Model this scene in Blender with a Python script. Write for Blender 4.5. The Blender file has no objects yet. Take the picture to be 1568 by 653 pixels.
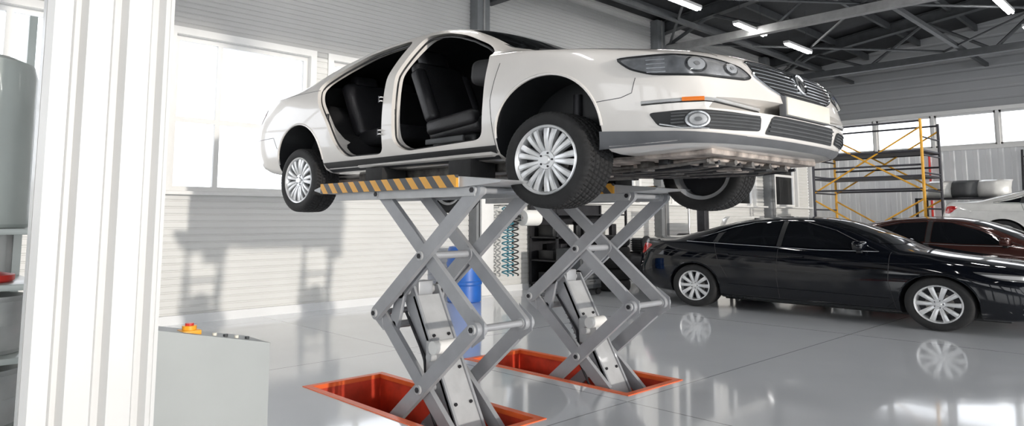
import bpy, bmesh, math, random
from mathutils import Vector, Matrix
from mathutils.bvhtree import BVHTree
from mathutils.geometry import delaunay_2d_cdt
random.seed(3)
S = bpy.context.scene
COL = S.collection
S.view_settings.view_transform = 'Standard'
S.view_settings.exposure = 0.25

# ------------------------------------------------------------------ materials
def mat(name, col, rough=0.5, metal=0.0, coat=0.0, noise=0.0, scale=6.0, bump=0.0, bscale=60.0, emis=None, estr=0.0, spec=0.5):
    m = bpy.data.materials.new(name); m.use_nodes = True
    nt = m.node_tree; b = nt.nodes['Principled BSDF']
    c = (col[0], col[1], col[2], 1)
    b.inputs['Base Color'].default_value = c
    b.inputs['Roughness'].default_value = rough
    b.inputs['Metallic'].default_value = metal
    b.inputs['Coat Weight'].default_value = coat
    b.inputs['Coat Roughness'].default_value = 0.03
    b.inputs['Specular IOR Level'].default_value = spec
    tc = nt.nodes.new('ShaderNodeTexCoord')
    n = nt.nodes.new('ShaderNodeTexNoise'); n.inputs['Scale'].default_value = scale; n.inputs['Detail'].default_value = 5
    nt.links.new(tc.outputs['Object'], n.inputs['Vector'])
    r = nt.nodes.new('ShaderNodeValToRGB')
    k = noise
    r.color_ramp.elements[0].position = 0.3; r.color_ramp.elements[1].position = 0.7
    r.color_ramp.elements[0].color = (col[0]*(1-k), col[1]*(1-k), col[2]*(1-k), 1)
    r.color_ramp.elements[1].color = (min(1, col[0]*(1+k*.5)), min(1, col[1]*(1+k*.5)), min(1, col[2]*(1+k*.5)), 1)
    nt.links.new(n.outputs['Fac'], r.inputs['Fac']); nt.links.new(r.outputs['Color'], b.inputs['Base Color'])
    if bump > 0:
        n2 = nt.nodes.new('ShaderNodeTexNoise'); n2.inputs['Scale'].default_value = bscale
        nt.links.new(tc.outputs['Object'], n2.inputs['Vector'])
        bp = nt.nodes.new('ShaderNodeBump'); bp.inputs['Strength'].default_value = bump; bp.inputs['Distance'].default_value = 0.01
        nt.links.new(n2.outputs['Fac'], bp.inputs['Height']); nt.links.new(bp.outputs['Normal'], b.inputs['Normal'])
    if emis:
        b.inputs['Emission Color'].default_value = (*emis, 1); b.inputs['Emission Strength'].default_value = estr
    return m

def glassmat(name, tint=(0.8, 0.85, 0.88), gl=0.25, dark=0.0):
    m = bpy.data.materials.new(name); m.use_nodes = True
    nt = m.node_tree; nt.nodes.clear()
    o = nt.nodes.new('ShaderNodeOutputMaterial'); mx = nt.nodes.new('ShaderNodeMixShader')
    t = nt.nodes.new('ShaderNodeBsdfTransparent'); g = nt.nodes.new('ShaderNodeBsdfGlossy')
    t.inputs['Color'].default_value = (*tint, 1); g.inputs['Roughness'].default_value = 0.03
    fr = nt.nodes.new('ShaderNodeFresnel'); fr.inputs['IOR'].default_value = 1.3 + gl
    nt.links.new(fr.outputs[0], mx.inputs[0]); nt.links.new(t.outputs[0], mx.inputs[1]); nt.links.new(g.outputs[0], mx.inputs[2])
    nt.links.new(mx.outputs[0], o.inputs['Surface'])
    return m

M_white = mat('car_paint_white', (0.80, 0.77, 0.735), 0.3, 0, 0.8, 0.02)
M_black = mat('car_paint_black', (0.003, 0.004, 0.007), 0.05, 0, 0.0, spec=.45)
M_brown = mat('car_paint_maroon', (0.060, 0.022, 0.018), 0.1, 0.2, 0.0)
M_plast = mat('black_plastic', (0.016, 0.017, 0.019), 0.45, 0, 0, .2)
M_plastg = mat('grey_plastic', (0.10, 0.105, 0.11), 0.5, 0, 0, .2)
M_lip = mat('bumper_lip_grey', (0.15, 0.155, 0.165), 0.5, 0, 0, .15)
M_rub = mat('tyre_rubber', (0.018, 0.018, 0.019), 0.75, 0, 0, .3, 20)
M_rim = mat('rim_silver', (0.74, 0.75, 0.76), 0.3, 0.5, 0.3, .04)
M_rimd = mat('rim_dark', (0.03, 0.03, 0.035), 0.5, 0.4, 0, .2)
M_disc = mat('brake_disc', (0.20, 0.19, 0.18), 0.35, 0.9, 0, .2)
M_chrome = mat('chrome', (0.80, 0.81, 0.82), 0.12, 1.0)
M_int = mat('interior_dark', (0.014, 0.014, 0.016), 0.6, 0, 0, .25, 10, .2, 200)
M_leather = mat('black_leather', (0.020, 0.020, 0.023), 0.36, 0, 0, .2, 15, .3, 150)
M_head = mat('headlight_reflector', (0.50, 0.51, 0.52), 0.25, 0.5, 0.5, .35, 14)
M_lens = mat('lamp_lens', (0.66, 0.68, 0.70), 0.12, 0.4, 0.6)
M_hdark = mat('lamp_housing', (0.16, 0.165, 0.17), 0.2, 0.5, 0.5)
M_orange = mat('indicator_orange', (0.85, 0.22, 0.03), 0.25, 0, .5)
M_redlamp = mat('tail_lamp_red', (0.45, 0.01, 0.01), 0.12, 0, .5)
M_cglass = mat('tinted_glass', (0.006, 0.007, 0.009), 0.03, 0, 0)
M_wglass = glassmat('windscreen_glass', (0.55, 0.6, 0.62), .25)
M_pglass = glassmat('pane_glass', (0.97, 0.98, 1.0), .1)
M_under = mat('underbody_dirty', (0.46, 0.40, 0.36), 0.7, 0.1, 0, .7, 9, .4, 40)
M_under2 = mat('underbody_metal', (0.17, 0.16, 0.15), 0.55, 0.4, 0, .6, 14)
M_plate = mat('licence_plate', (0.78, 0.75, 0.66), 0.4, 0, 0, .05)
M_lift = mat('lift_grey', (0.37, 0.38, 0.40), 0.36, 0.1, 0.2, .08, 8)
M_liftl = mat('lift_light_grey', (0.50, 0.51, 0.52), 0.4, 0.1, 0.1, .12, 8)
M_steel = mat('steel', (0.6, 0.6, 0.6), 0.25, 1.0, 0, .1)
M_dsteel = mat('dark_steel', (0.035, 0.035, 0.04), 0.5, 0.5, 0, .3)
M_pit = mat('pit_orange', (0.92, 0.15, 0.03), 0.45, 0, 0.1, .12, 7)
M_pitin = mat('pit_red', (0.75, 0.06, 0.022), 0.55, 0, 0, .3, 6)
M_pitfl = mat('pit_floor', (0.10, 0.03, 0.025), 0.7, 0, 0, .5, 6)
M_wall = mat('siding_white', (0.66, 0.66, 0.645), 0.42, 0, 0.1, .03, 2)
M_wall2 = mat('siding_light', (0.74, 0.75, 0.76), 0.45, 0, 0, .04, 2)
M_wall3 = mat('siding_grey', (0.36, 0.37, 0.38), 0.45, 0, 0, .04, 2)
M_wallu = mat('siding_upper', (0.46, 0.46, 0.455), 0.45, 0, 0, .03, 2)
M_trim = mat('trim_white', (0.78, 0.78, 0.77), 0.4, 0, 0, .03)
M_col = mat('column_grey', (0.20, 0.21, 0.22), 0.5, 0.2, 0, .1)
M_clad = mat('cladding_white', (0.66, 0.66, 0.655), 0.35, 0, 0.1, .04, 3)
M_roof = mat('roof_dark', (0.026, 0.028, 0.031), 0.7, 0, 0, .2)
M_truss = mat('truss_grey', (0.075, 0.08, 0.085), 0.5, 0.3, 0, .2)
M_trussl = mat('truss_light', (0.28, 0.28, 0.28), 0.5, 0.2, 0, .2)
M_tube = mat('tube_lamp', (1, 1, 1), 0.5, emis=(1, .98, .95), estr=42)
M_fix = mat('lamp_fixture', (0.6, 0.6, 0.6), 0.5)
M_cab = mat('cabinet_grey', (0.37, 0.39, 0.39), 0.5, 0.05, 0, .05, 3)
M_cabd = mat('cabinet_dark', (0.045, 0.05, 0.055), 0.5)
M_yel = mat('yellow_paint', (0.85, 0.38, 0.02), 0.4)
M_blue = mat('barrel_blue', (0.015, 0.12, 0.48), 0.4, 0, .2, .15, 5)
M_teal = mat('hose_teal', (0.03, 0.20, 0.27), 0.4)
M_red = mat('red_plastic', (0.6, 0.03, 0.02), 0.4)
M_tank = mat('tank_grey', (0.44, 0.48, 0.46), 0.35, 0, .2, .05)
M_drum = mat('drum_grey', (0.42, 0.43, 0.42), 0.4, .2, 0, .2)
M_paper = mat('paper_white', (0.85, 0.85, 0.83), 0.8)
M_scafy = mat('scaffold_yellow', (0.75, 0.38, 0.03), 0.45, 0, 0, .2)
M_scafk = mat('scaffold_dark', (0.05, 0.05, 0.06), 0.5, .3)
M_body = mat('spare_panel_white', (0.72, 0.72, 0.70), 0.3, 0, .8, .1)

def stripe_mat():
    m = bpy.data.materials.new('hazard_stripes'); m.use_nodes = True
    nt = m.node_tree; b = nt.nodes['Principled BSDF']; b.inputs['Roughness'].default_value = .45
    tc = nt.nodes.new('ShaderNodeTexCoord'); sp = nt.nodes.new('ShaderNodeSeparateXYZ')
    nt.links.new(tc.outputs['Object'], sp.inputs[0])
    a = nt.nodes.new('ShaderNodeMath'); a.operation = 'MULTIPLY_ADD'; a.inputs[1].default_value = 1.0
    nt.links.new(sp.outputs['X'], a.inputs[0]); nt.links.new(sp.outputs['Z'], a.inputs[2])
    c = nt.nodes.new('ShaderNodeMath'); c.operation = 'MULTIPLY'; c.inputs[1].default_value = 6.2
    nt.links.new(a.outputs[0], c.inputs[0])
    f = nt.nodes.new('ShaderNodeMath'); f.operation = 'FRACT'; nt.links.new(c.outputs[0], f.inputs[0])
    g = nt.nodes.new('ShaderNodeMath'); g.operation = 'GREATER_THAN'; g.inputs[1].default_value = .5
    nt.links.new(f.outputs[0], g.inputs[0])
    mx = nt.nodes.new('ShaderNodeMix'); mx.data_type = 'RGBA'
    mx.inputs[6].default_value = (.06, .06, .065, 1); mx.inputs[7].default_value = (.78, .38, .04, 1)
    nt.links.new(g.outputs[0], mx.inputs[0]); nt.links.new(mx.outputs[2], b.inputs['Base Color'])
    return m
M_haz = stripe_mat()

def floor_mat():
    m = bpy.data.materials.new('epoxy_floor'); m.use_nodes = True
    nt = m.node_tree; b = nt.nodes['Principled BSDF']
    tc = nt.nodes.new('ShaderNodeTexCoord'); sp = nt.nodes.new('ShaderNodeSeparateXYZ')
    nt.links.new(tc.outputs['Object'], sp.inputs[0])
    def joint(sock, off, per):
        a = nt.nodes.new('ShaderNodeMath'); a.operation = 'ADD'; a.inputs[1].default_value = off + 600*per
        nt.links.new(sock, a.inputs[0])
        d = nt.nodes.new('ShaderNodeMath'); d.operation = 'MODULO'; d.inputs[1].default_value = per
        nt.links.new(a.outputs[0], d.inputs[0])
        l = nt.nodes.new('ShaderNodeMath'); l.operation = 'LESS_THAN'; l.inputs[1].default_value = .014
        nt.links.new(d.outputs[0], l.inputs[0]); return l.outputs[0]
    j1 = joint(sp.outputs['X'], 3.36, 3.0); j2 = joint(sp.outputs['Y'], -4.47, 4.5)
    mxm = nt.nodes.new('ShaderNodeMath'); mxm.operation = 'MAXIMUM'
    nt.links.new(j1, mxm.inputs[0]); nt.links.new(j2, mxm.inputs[1])
    n = nt.nodes.new('ShaderNodeTexNoise'); n.inputs['Scale'].default_value = .7; n.inputs['Detail'].default_value = 8
    nt.links.new(tc.outputs['Object'], n.inputs['Vector'])
    r = nt.nodes.new('ShaderNodeValToRGB')
    r.color_ramp.elements[0].position = .35; r.color_ramp.elements[1].position = .7
    r.color_ramp.elements[0].color = (.73, .76, .80, 1); r.color_ramp.elements[1].color = (.79, .82, .86, 1)
    nt.links.new(n.outputs['Fac'], r.inputs['Fac'])
    mx = nt.nodes.new('ShaderNodeMix'); mx.data_type = 'RGBA'
    mx.inputs[7].default_value = (.36, .37, .39, 1)
    nt.links.new(mxm.outputs[0], mx.inputs[0]); nt.links.new(r.outputs['Color'], mx.inputs[6])
    nt.links.new(mx.outputs[2], b.inputs['Base Color'])
    n2 = nt.nodes.new('ShaderNodeTexNoise'); n2.inputs['Scale'].default_value = 3; n2.inputs['Detail'].default_value = 6
    nt.links.new(tc.outputs['Object'], n2.inputs['Vector'])
    mr = nt.nodes.new('ShaderNodeMapRange'); mr.inputs['To Min'].default_value = .05; mr.inputs['To Max'].default_value = .14
    nt.links.new(n2.outputs['Fac'], mr.inputs['Value']); nt.links.new(mr.outputs[0], b.inputs['Roughness'])
    b.inputs['Specular IOR Level'].default_value = .65
    b.inputs['Coat Weight'].default_value = .35; b.inputs['Coat Roughness'].default_value = .04
    return m
M_floor = floor_mat()

# ------------------------------------------------------------------ mesh builder
class MB:
    def __init__(s): s.v = []; s.f = []; s.mi = []; s.mats = []
    def add(s, vs, fs, m, T=None):
        if m not in s.mats: s.mats.append(m)
        k = s.mats.index(m); o = len(s.v)
        for p in vs:
            p = Vector(p); s.v.append(T @ p if T is not None else p)
        for f in fs: s.f.append([i+o for i in f]); s.mi.append(k)
        return s
    def box(s, a, b, m, bev=0.0, T=None, seg=2):
        a = Vector(a); b = Vector(b)
        if bev <= 0:
            vs = [(x, y, z) for x in (a.x, b.x) for y in (a.y, b.y) for z in (a.z, b.z)]
            return s.add(vs, [(0,1,3,2),(4,6,7,5),(0,4,5,1),(2,3,7,6),(0,2,6,4),(1,5,7,3)], m, T)
        bm = bmesh.new(); bmesh.ops.create_cube(bm, size=1)
        for v in bm.verts:
            v.co = Vector((v.co[i]*(b[i]-a[i]) + (a[i]+b[i])/2 for i in range(3)))
        bmesh.ops.bevel(bm, geom=bm.edges[:], offset=bev, segments=seg, affect='EDGES', profile=.5)
        bm.verts.ensure_lookup_table()
        s.add([v.co.copy() for v in bm.verts], [[v.index for v in f.verts] for f in bm.faces], m, T); bm.free(); return s
    def cyl(s, p0, p1, r0, m, r1=None, n=20, cap=True):
        p0 = Vector(p0); p1 = Vector(p1); r1 = r0 if r1 is None else r1
        d = (p1-p0).normalized(); q = d.to_track_quat('Z', 'Y').to_matrix()
        vs = []
        for i in range(n):
            a = 2*math.pi*i/n; e = q @ Vector((math.cos(a), math.sin(a), 0))
            vs += [p0+e*r0, p1+e*r1]
        fs = [(2*i, 2*((i+1) % n), 2*((i+1) % n)+1, 2*i+1) for i in range(n)]
        if cap: fs += [[2*i for i in range(n)][::-1], [2*i+1 for i in range(n)]]
        return s.add(vs, fs, m)
    def lathe(s, prof, m, o=(0,0,0), axis='Z', n=32, T=None):
        vs = []; k = len(prof)
        for i in range(n):
            a = 2*math.pi*i/n; c = math.cos(a); t = math.sin(a)
            for r, h in prof:
                p = {'Z': (r*c, r*t, h), 'Y': (r*c, h, r*t), 'X': (h, r*c, r*t)}[axis]
                vs.append(Vector(p)+Vector(o))
        fs = []
        for i in range(n):
            j = (i+1) % n
            for q in range(k-1): fs.append((i*k+q, j*k+q, j*k+q+1, i*k+q+1))
        return s.add(vs, fs, m, T)
    def tube(s, pts, r, m, n=8, closed=False):
        pts = [Vector(p) for p in pts]; vs = []; L = len(pts)
        up = Vector((0.13, 0.21, 1)).normalized()
        for i, p in enumerate(pts):
            a = pts[(i-1) % L] if (closed or i > 0) else p; b = pts[(i+1) % L] if (closed or i < L-1) else p
            d = (b-a).normalized(); e = d.cross(up)
            if e.length < .05: e = d.cross(Vector((1, 0, 0)))
            e.normalize(); g = e.cross(d)
            for j in range(n):
                t = 2*math.pi*j/n; vs.append(p+e*r*math.cos(t)+g*r*math.sin(t))
        fs = []
        for i in range(L if closed else L-1):
            k = (i+1) % L
            for j in range(n): fs.append((i*n+j, i*n+(j+1) % n, k*n+(j+1) % n, k*n+j))
        if not closed: fs += [list(range(n)), list(range((L-1)*n, L*n))]
        return s.add(vs, fs, m)
    def prism(s, poly, y0, y1, m, mode='side', T=None):
        def P(a, b, y):
            return {'side': (a, y, b), 'top': (a, b, y), 'front': (y, a, b)}[mode]
        n = len(poly)
        vs = [P(a, b, y0) for a, b in poly]+[P(a, b, y1) for a, b in poly]
        fs = [list(range(n))[::-1], list(range(n, 2*n))]+[(i, (i+1) % n, (i+1) % n+n, i+n) for i in range(n)]
        return s.add(vs, fs, m, T)
    def bar(s, a, b, w, y0, y1, m):   # stadium bar in XZ plane
        a = Vector(a); b = Vector(b); d = (b-a).normalized(); n = Vector((-d.y, d.x)); poly = []
        for i in range(9):
            t = math.pi*i/8; poly.append(b + n*(w*math.cos(t)) + d*(w*math.sin(t)))
        for i in range(9):
            t = math.pi*i/8; poly.append(a - n*(w*math.cos(t)) - d*(w*math.sin(t)))
        return s.prism([(p.x, p.y) for p in poly], y0, y1, m)
    def obj(s, name, parent=None, loc=(0,0,0), rot=(0,0,0), scl=(1,1,1), smooth=35, fix=True):
        me = bpy.data.meshes.new(name); me.from_pydata([tuple(p) for p in s.v], [], s.f)
        for m in s.mats: me.materials.append(m)
        me.polygons.foreach_set('material_index', s.mi)
        if fix:
            bm = bmesh.new(); bm.from_mesh(me); bmesh.ops.recalc_face_normals(bm, faces=bm.faces); bm.to_mesh(me); bm.free()
        if smooth:
            me.shade_smooth(); me.set_sharp_from_angle(angle=math.radians(smooth))
        o = bpy.data.objects.new(name, me); COL.objects.link(o)
        o.location = loc; o.rotation_euler = rot; o.scale = scl
        if parent: o.parent = parent
        return o

def empty(name, loc=(0,0,0), rot=(0,0,0)):
    e = bpy.data.objects.new(name, None); COL.objects.link(e); e.location = loc; e.rotation_euler = rot; e.empty_display_size = .2
    return e

def smooth_poly(pts, n=6):
    out = []; L = len(pts)
    for i in range(L):
        p0, p1, p2, p3 = [Vector(pts[(i+k-1) % L]) for k in range(4)]
        for j in range(n):
            t = j/n
            m1 = (p2-p0)*.32; m2 = (p3-p1)*.32
            h = (2*t**3-3*t**2+1)*p1+(t**3-2*t**2+t)*m1+(-2*t**3+3*t**2)*p2+(t**3-t**2)*m2
            out.append((h.x, h.y))
    return out
def round_poly(pts, r, n=5):
    out = []; L = len(pts)
    for i in range(L):
        a, b, c = Vector(pts[i-1]), Vector(pts[i]), Vector(pts[(i+1) % L])
        rr = min(r, (a-b).length*.45, (c-b).length*.45)
        p = b+(a-b).normalized()*rr; q = b+(c-b).normalized()*rr
        for j in range(n+1):
            t = j/n; h = p*(1-t)**2+b*2*t*(1-t)+q*t*t; out.append((h.x, h.y))
    return out

# ------------------------------------------------------------------ pchip
def pchip(pts):
    xs = [p[0] for p in pts]; ys = [p[1] for p in pts]; n = len(xs)
    h = [xs[i+1]-xs[i] for i in range(n-1)]; d = [(ys[i+1]-ys[i])/h[i] for i in range(n-1)]
    m = [d[0]]+[0]*(n-2)+[d[-1]]
    for i in range(1, n-1):
        if d[i-1]*d[i] > 0:
            w1 = 2*h[i]+h[i-1]; w2 = h[i]+2*h[i-1]; m[i] = (w1+w2)/(w1/d[i-1]+w2/d[i])
    def f(x):
        if x <= xs[0]: return ys[0]
        if x >= xs[-1]: return ys[-1]
        i = 0
        while x > xs[i+1]: i += 1
        t = (x-xs[i])/h[i]
        return (2*t**3-3*t**2+1)*ys[i]+(t**3-2*t**2+t)*h[i]*m[i]+(-2*t**3+3*t**2)*ys[i+1]+(t**3-t**2)*h[i]*m[i+1]
    return f

def section(K, x, ins=0.0, insz=0.0):
    zb, yb, zm, ym, zs, ys, zr, yr, zt = [K[k](x) for k in ('zb','yb','zm','ym','zs','ys','zr','yr','zt')]
    P = []
    for i in range(8): P.append((yb*i/8, zb))
    for i in range(12):
        t = i/12; P.append((yb+(ym-yb)*(1-(1-t)**2.6), zb+(zm-zb)*t))
    for i in range(12):
        t = i/12; P.append((ym+(ys-ym)*t**2.0, zm+(zs-zm)*t))
    for i in range(12):
        t = i/12; P.append((ys+(yr-ys)*t+.018*math.sin(math.pi*t)*min(1, abs(zr-zs)/.3), zs+(zr-zs)*t))
    for i in range(15):
        t = i/14; P.append((yr*(1-t), zt-(zt-zr)*(1-t)**2.3))
    for _ in range(2):
        Q = P[:]
        for i in range(1, len(P)-1):
            Q[i] = ((P[i-1][0]+2*P[i][0]+P[i+1][0])/4, (P[i-1][1]+2*P[i][1]+P[i+1][1])/4)
        P = Q
    return P

def loft(K, xs, bendf, L, ins=0.0):
    rings = []
    for x in xs:
        P = section(K, x)
        full = [(y, z) for y, z in P]+[(-y, z) for y, z in P[-2:0:-1]]
        ring = []
        for y, z in full:
            if ins:
                y = y-math.copysign(min(ins, abs(y)), y)
            ring.append(Vector((-(x+bendf(x, y)), y, z)))
        rings.append(ring)
    n = len(rings[0]); vs = [p for r in rings for p in r]; fs = []
    for i in range(len(rings)-1):
        for j in range(n):
            k = (j+1) % n; fs.append((i*n+j, i*n+k, (i+1)*n+k, (i+1)*n+j))
    fs.append(list(range(n))[::-1]); fs.append(list(range((len(rings)-1)*n, len(rings)*n)))
    return vs, fs

def boolean(o, c, op='DIFFERENCE'):
    md = o.modifiers.new('b', 'BOOLEAN'); md.operation = op; md.object = c; md.solver = 'EXACT'
    try: md.material_mode = 'TRANSFER'
    except Exception: pass
    dg = bpy.context.evaluated_depsgraph_get(); dg.update()
    me = bpy.data.meshes.new_from_object(o.evaluated_get(dg)); o.modifiers.clear()
    o.data = me; bpy.data.objects.remove(c)

# ------------------------------------------------------------------ wheel
def make_wheel(name, parent, loc, scl, side, R=.317, W=.215, rr=.222, spokes=9, hi=True, pair=True, rot=0.0):
    mb = MB(); k = R/.317; n = 300 if hi else 90
    prof = [(-.080, rr-.004), (-.098, rr+.006), (-.107, rr+.03), (-.108, R-.035), (-.101, R-.016), (-.092, R-.006)]
    nt = 34 if hi else 14
    for i in range(nt+1): prof.append((-.086+.172*i/nt, None))
    prof += [(-h, r) for h, r in prof[:6]][::-1]
    vs = []; kk = len(prof)
    for i in range(n):
        th = 2*math.pi*i/n
        for h, r in prof:
            if r is None:
                r = R-.004*(abs(h)/.086)**2
                if hi:
                    if min(abs(abs(h)-.052), abs(abs(h)-.018)) < .0045: r -= .009
                    else:
                        ph = (i/5.0+abs(h)*14*(1 if h > 0 else -1)) % 1.0
                        if ph < .2: r -= .007
            elif hi and abs(h) > .09 and r > R-.03 and i % 5 == 0: r -= .004
            vs.append((r*math.cos(th), h*W/.215, r*math.sin(th)))
    fs = []
    for i in range(n):
        j = (i+1) % n
        for q in range(kk-1): fs.append((i*kk+q, j*kk+q, j*kk+q+1, i*kk+q+1))
    mb.add(vs, fs, M_rub)
    sd = side
    nn = 64 if hi else 40
    mb.lathe([(rr-.002, sd*.080), (rr+.006, sd*.099), (rr+.002, sd*.104), (rr-.010, sd*.100), (rr-.018, sd*.085), (rr-.024, sd*.05), (rr-.03, -sd*.08), (rr, -sd*.09)], M_rim, axis='Y', n=nn)
    mb.lathe([(0.001, sd*.035), (rr-.026, sd*.035)], M_rimd, axis='Y', n=nn)
    mb.lathe([(0.001, -sd*.02), (rr-.03, -sd*.02)], M_rimd, axis='Y', n=nn)
    mb.lathe([(0.05, sd*.036), (rr*.60, sd*.036), (rr*.60, sd*.046), (0.05, sd*.046)], M_disc, axis='Y', n=nn)
    mb.lathe([(0.0005, sd*.098), (.026, sd*.098), (.030, sd*.094), (.032, sd*.088), (.058, sd*.088), (.068, sd*.078), (.068, sd*.02)], M_rim, axis='Y', n=nn)
    for b in range(5):
        a = 2*math.pi*b/5
        mb.cyl((.045*math.cos(a), sd*.086, .045*math.sin(a)), (.045*math.cos(a), sd*.091, .045*math.sin(a)), .007, M_rimd, n=8)
    ro = rr-.016
    for q in range(spokes):
        base = 2*math.pi*q/spokes
        offs = (-.155, .155) if pair else (0,)
        sw = (.013, .021) if pair else (.020, .029)
        for of in offs:
            sc = 9/spokes
            a0 = base+of*sc*.9; a1 = base+of*sc*.92
            st = []
            for t in (0, .25, .5, .75, 1):
                r = .055+(ro-.055)*t; a = a0+(a1-a0)*t; w = sw[0]+(sw[1]-sw[0])*t
                h = sd*(.084+.012*math.sin(t*math.pi*.8)+.003*t)
                c = Vector((math.cos(a)*r, 0, math.sin(a)*r)); e = Vector((-math.sin(a), 0, math.cos(a)))
                st.append([c-e*w+Vector((0, h-sd*.006, 0)), c-e*w*.55+Vector((0, h, 0)), c+e*w*.55+Vector((0, h, 0)), c+e*w+Vector((0, h-sd*.006, 0)), c+e*w*.9+Vector((0, h-sd*.035, 0)), c-e*w*.9+Vector((0, h-sd*.035, 0))])
            vv = [p for r_ in st for p in r_]; ff = []
            for i in range(4):
                for j in range(6): ff.append((i*6+j, i*6+(j+1) % 6, (i+1)*6+(j+1) % 6, (i+1)*6+j))
            mb.add(vv, ff, M_rim)
    return mb.obj(name, parent, loc, (0, 0, rot), scl, smooth=30)

# ------------------------------------------------------------------ car
def build_car(cname, loc, SX, SY, D, paint, opened=False, hi=True, wheel_drop=0.0, rotz=0.0):
    root = empty(cname, loc, (0, 0, rotz))
    K = {k: pchip(v) for k, v in D['K'].items()}
    L = D['L']
    def bend(x, y):
        a = min(1, abs(y)/.9); r = 0
        if x < 1.0:
            t = 1-x/1.0; r += D['kf']*a**3.0*(t*t*(3-2*t))
        if x > L-.8:
            t = (x-L+.8)/.8; r -= D['kr']*a**2.8*(t*t*(3-2*t))
        return r
    n = 190 if hi else 120
    xs = []
    for i in range(n+1):
        t = i/n; xs.append(L*(t*.55+.45*(0.5-0.5*math.cos(math.pi*t))))
    xs = sorted(set([0, .004, .01, .018, .028, .04]+xs[1:-1]+[L-.03, L-.018, L-.008, L]))
    vs, fs = loft(K, xs, bend, L)
    mb = MB(); mb.add(vs, fs, paint)
    body = mb.obj('body_shell', None, smooth=0)
    bm = bmesh.new(); bm.from_mesh(body.data); bvh = BVHTree.FromBMesh(bm); bm.free()
    ax = D['axles']; AR = D['arch']; zc = D['zc']
    for a_ in ax:
        for sd in (-1, 1):
            c = MB(); nseg = 48; poly = []
            for i in range(nseg//2+1):
                t = math.pi*i/(nseg//2); poly.append((-a_+AR*math.cos(t), zc+AR*math.sin(t)))
            poly += [(-a_-AR, -.2), (-a_+AR, -.2)]
            c.prism(poly, sd*.60, sd*1.3, M_plast)
            boolean(body, c.obj('cut', smooth=0))
    if opened:
        KI = dict(K)
        KI['zb'] = pchip([(1.1, .93), (1.38, .88), (1.45, .34), (3.05, .34), (3.15, .52), (3.3, .60), (3.6, .92), (4.2, .98)])
        KI['yb'] = lambda x: K['ym'](x)-.06
        KI['zm'] = lambda x: max(K['zm'](x), KI['zb'](x)+.02)
        KI['zs'] = lambda x: max(K['zs'](x), KI['zb'](x)+.03)
        zt0, zr0 = K['zt'], K['zr']
        KI['zt'] = lambda x: max(zt0(x)-.035, KI['zb'](x)+.05)
        KI['zr'] = lambda x: max(zr0(x)-.04, KI['zb'](x)+.04)
        xi = [1.30+(3.85-1.30)*i/60 for i in range(61)]
        v2, f2 = loft(KI, xi, lambda x, y: 0, L, ins=.07)
        c = MB(); c.add(v2, f2, M_int); boolean(body, c.obj('cut', smooth=0))
        for poly in D['doors']:
            pp = round_poly([(-x, z) for x, z in poly], .075, 6)
            c = MB(); c.prism(pp, -1.3, -.44, paint); boolean(body, c.obj('cut', smooth=0))
        c = MB(); c.prism([(-x, y) for x, y in D['ws']], 1.0, 1.8, M_plast, 'top'); boolean(body, c.obj('cut', smooth=0))
    me = body.data
    me.transform(Matrix.Diagonal((SX, SY, 1, 1)))
    me.shade_smooth(); me.set_sharp_from_angle(angle=math.radians(32))
    body.parent = root
    Sc = Matrix.Diagonal((SX, SY, 1, 1))

    def ray(mode, a, b, sg=-1):
        if mode == 'side': o = Vector((-a, sg*3, b)); d = Vector((0, -sg, 0))
        elif mode == 'front': o = Vector((3, a, b)); d = Vector((-1, 0, 0))
        elif mode == 'rear': o = Vector((-9, a, b)); d = Vector((1, 0, 0))
        elif mode == 'top': o = Vector((-a, b, 4)); d = Vector((0, 0, -1))
        else:
            d = Vector((-.72, -sg*.694, 0)); R = Vector((.694, sg*-.72, 0)) if sg < 0 else Vector((.694, -.72, 0))
            o = R*a-d*6+Vector((0, 0, b))
        h = bvh.ray_cast(o, d, 20)
        if h[0] is None: return None
        nn = h[1]
        if nn.dot(d) > 0: nn = -nn
        return h[0], nn
    def conv(mode, pts, sg=-1):
        if mode != 'diag': return pts
        R = Vector((.694, .72, 0)) if sg < 0 else Vector((.694, -.72, 0))
        return [(Vector((-x, y*(1 if sg < 0 else -1), 0)).dot(R), z) for x, y, z in pts]
    def decal(name, poly, mode, m, off=.004, sg=-1, res=.03, mb=None, inset=0):
        pts = [Vector(p) for p in poly]
        bp = []
        for i in range(len(pts)):
            a, b = pts[i], pts[(i+1) % len(pts)]; k = max(1, int((b-a).length/res))
            bp += [a+(b-a)*j/k for j in range(k)]
        x0 = min(p.x for p in bp); x1 = max(p.x for p in bp); y0 = min(p.y for p in bp); y1 = max(p.y for p in bp)
        def inside(p):
            c = False; L_ = len(pts)
            for i in range(L_):
                a, b = pts[i], pts[i-1]
                if (a.y > p.y) != (b.y > p.y) and p.x < (b.x-a.x)*(p.y-a.y)/(b.y-a.y)+a.x: c = not c
            return c
        ip = []; yy = y0+res/2
        while yy < y1:
            xx = x0+res/2
            while xx < x1:
                p = Vector((xx, yy))
                if inside(p) and min((p-q).length for q in bp) > res*.5: ip.append(p)
                xx += res
            yy += res
        allp = bp+ip; nb = len(bp)
        r = delaunay_2d_cdt(allp, [(i, (i+1) % nb) for i in range(nb)], [], 1, 1e-6)
        V3 = []; ok = []
        for p in r[0]:
            h = ray(mode, p.x, p.y, sg)
            if h is None: V3.append(Vector()); ok.append(False)
            else: V3.append(h[0]+h[1]*off); ok.append(True)
        F = [f for f in r[2] if all(ok[i] for i in f)]
        own = mb is None
        if own: mb = MB()
        mb.add(V3, F, m, Sc)
        if own: return mb.obj(name, root, smooth=40)
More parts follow.
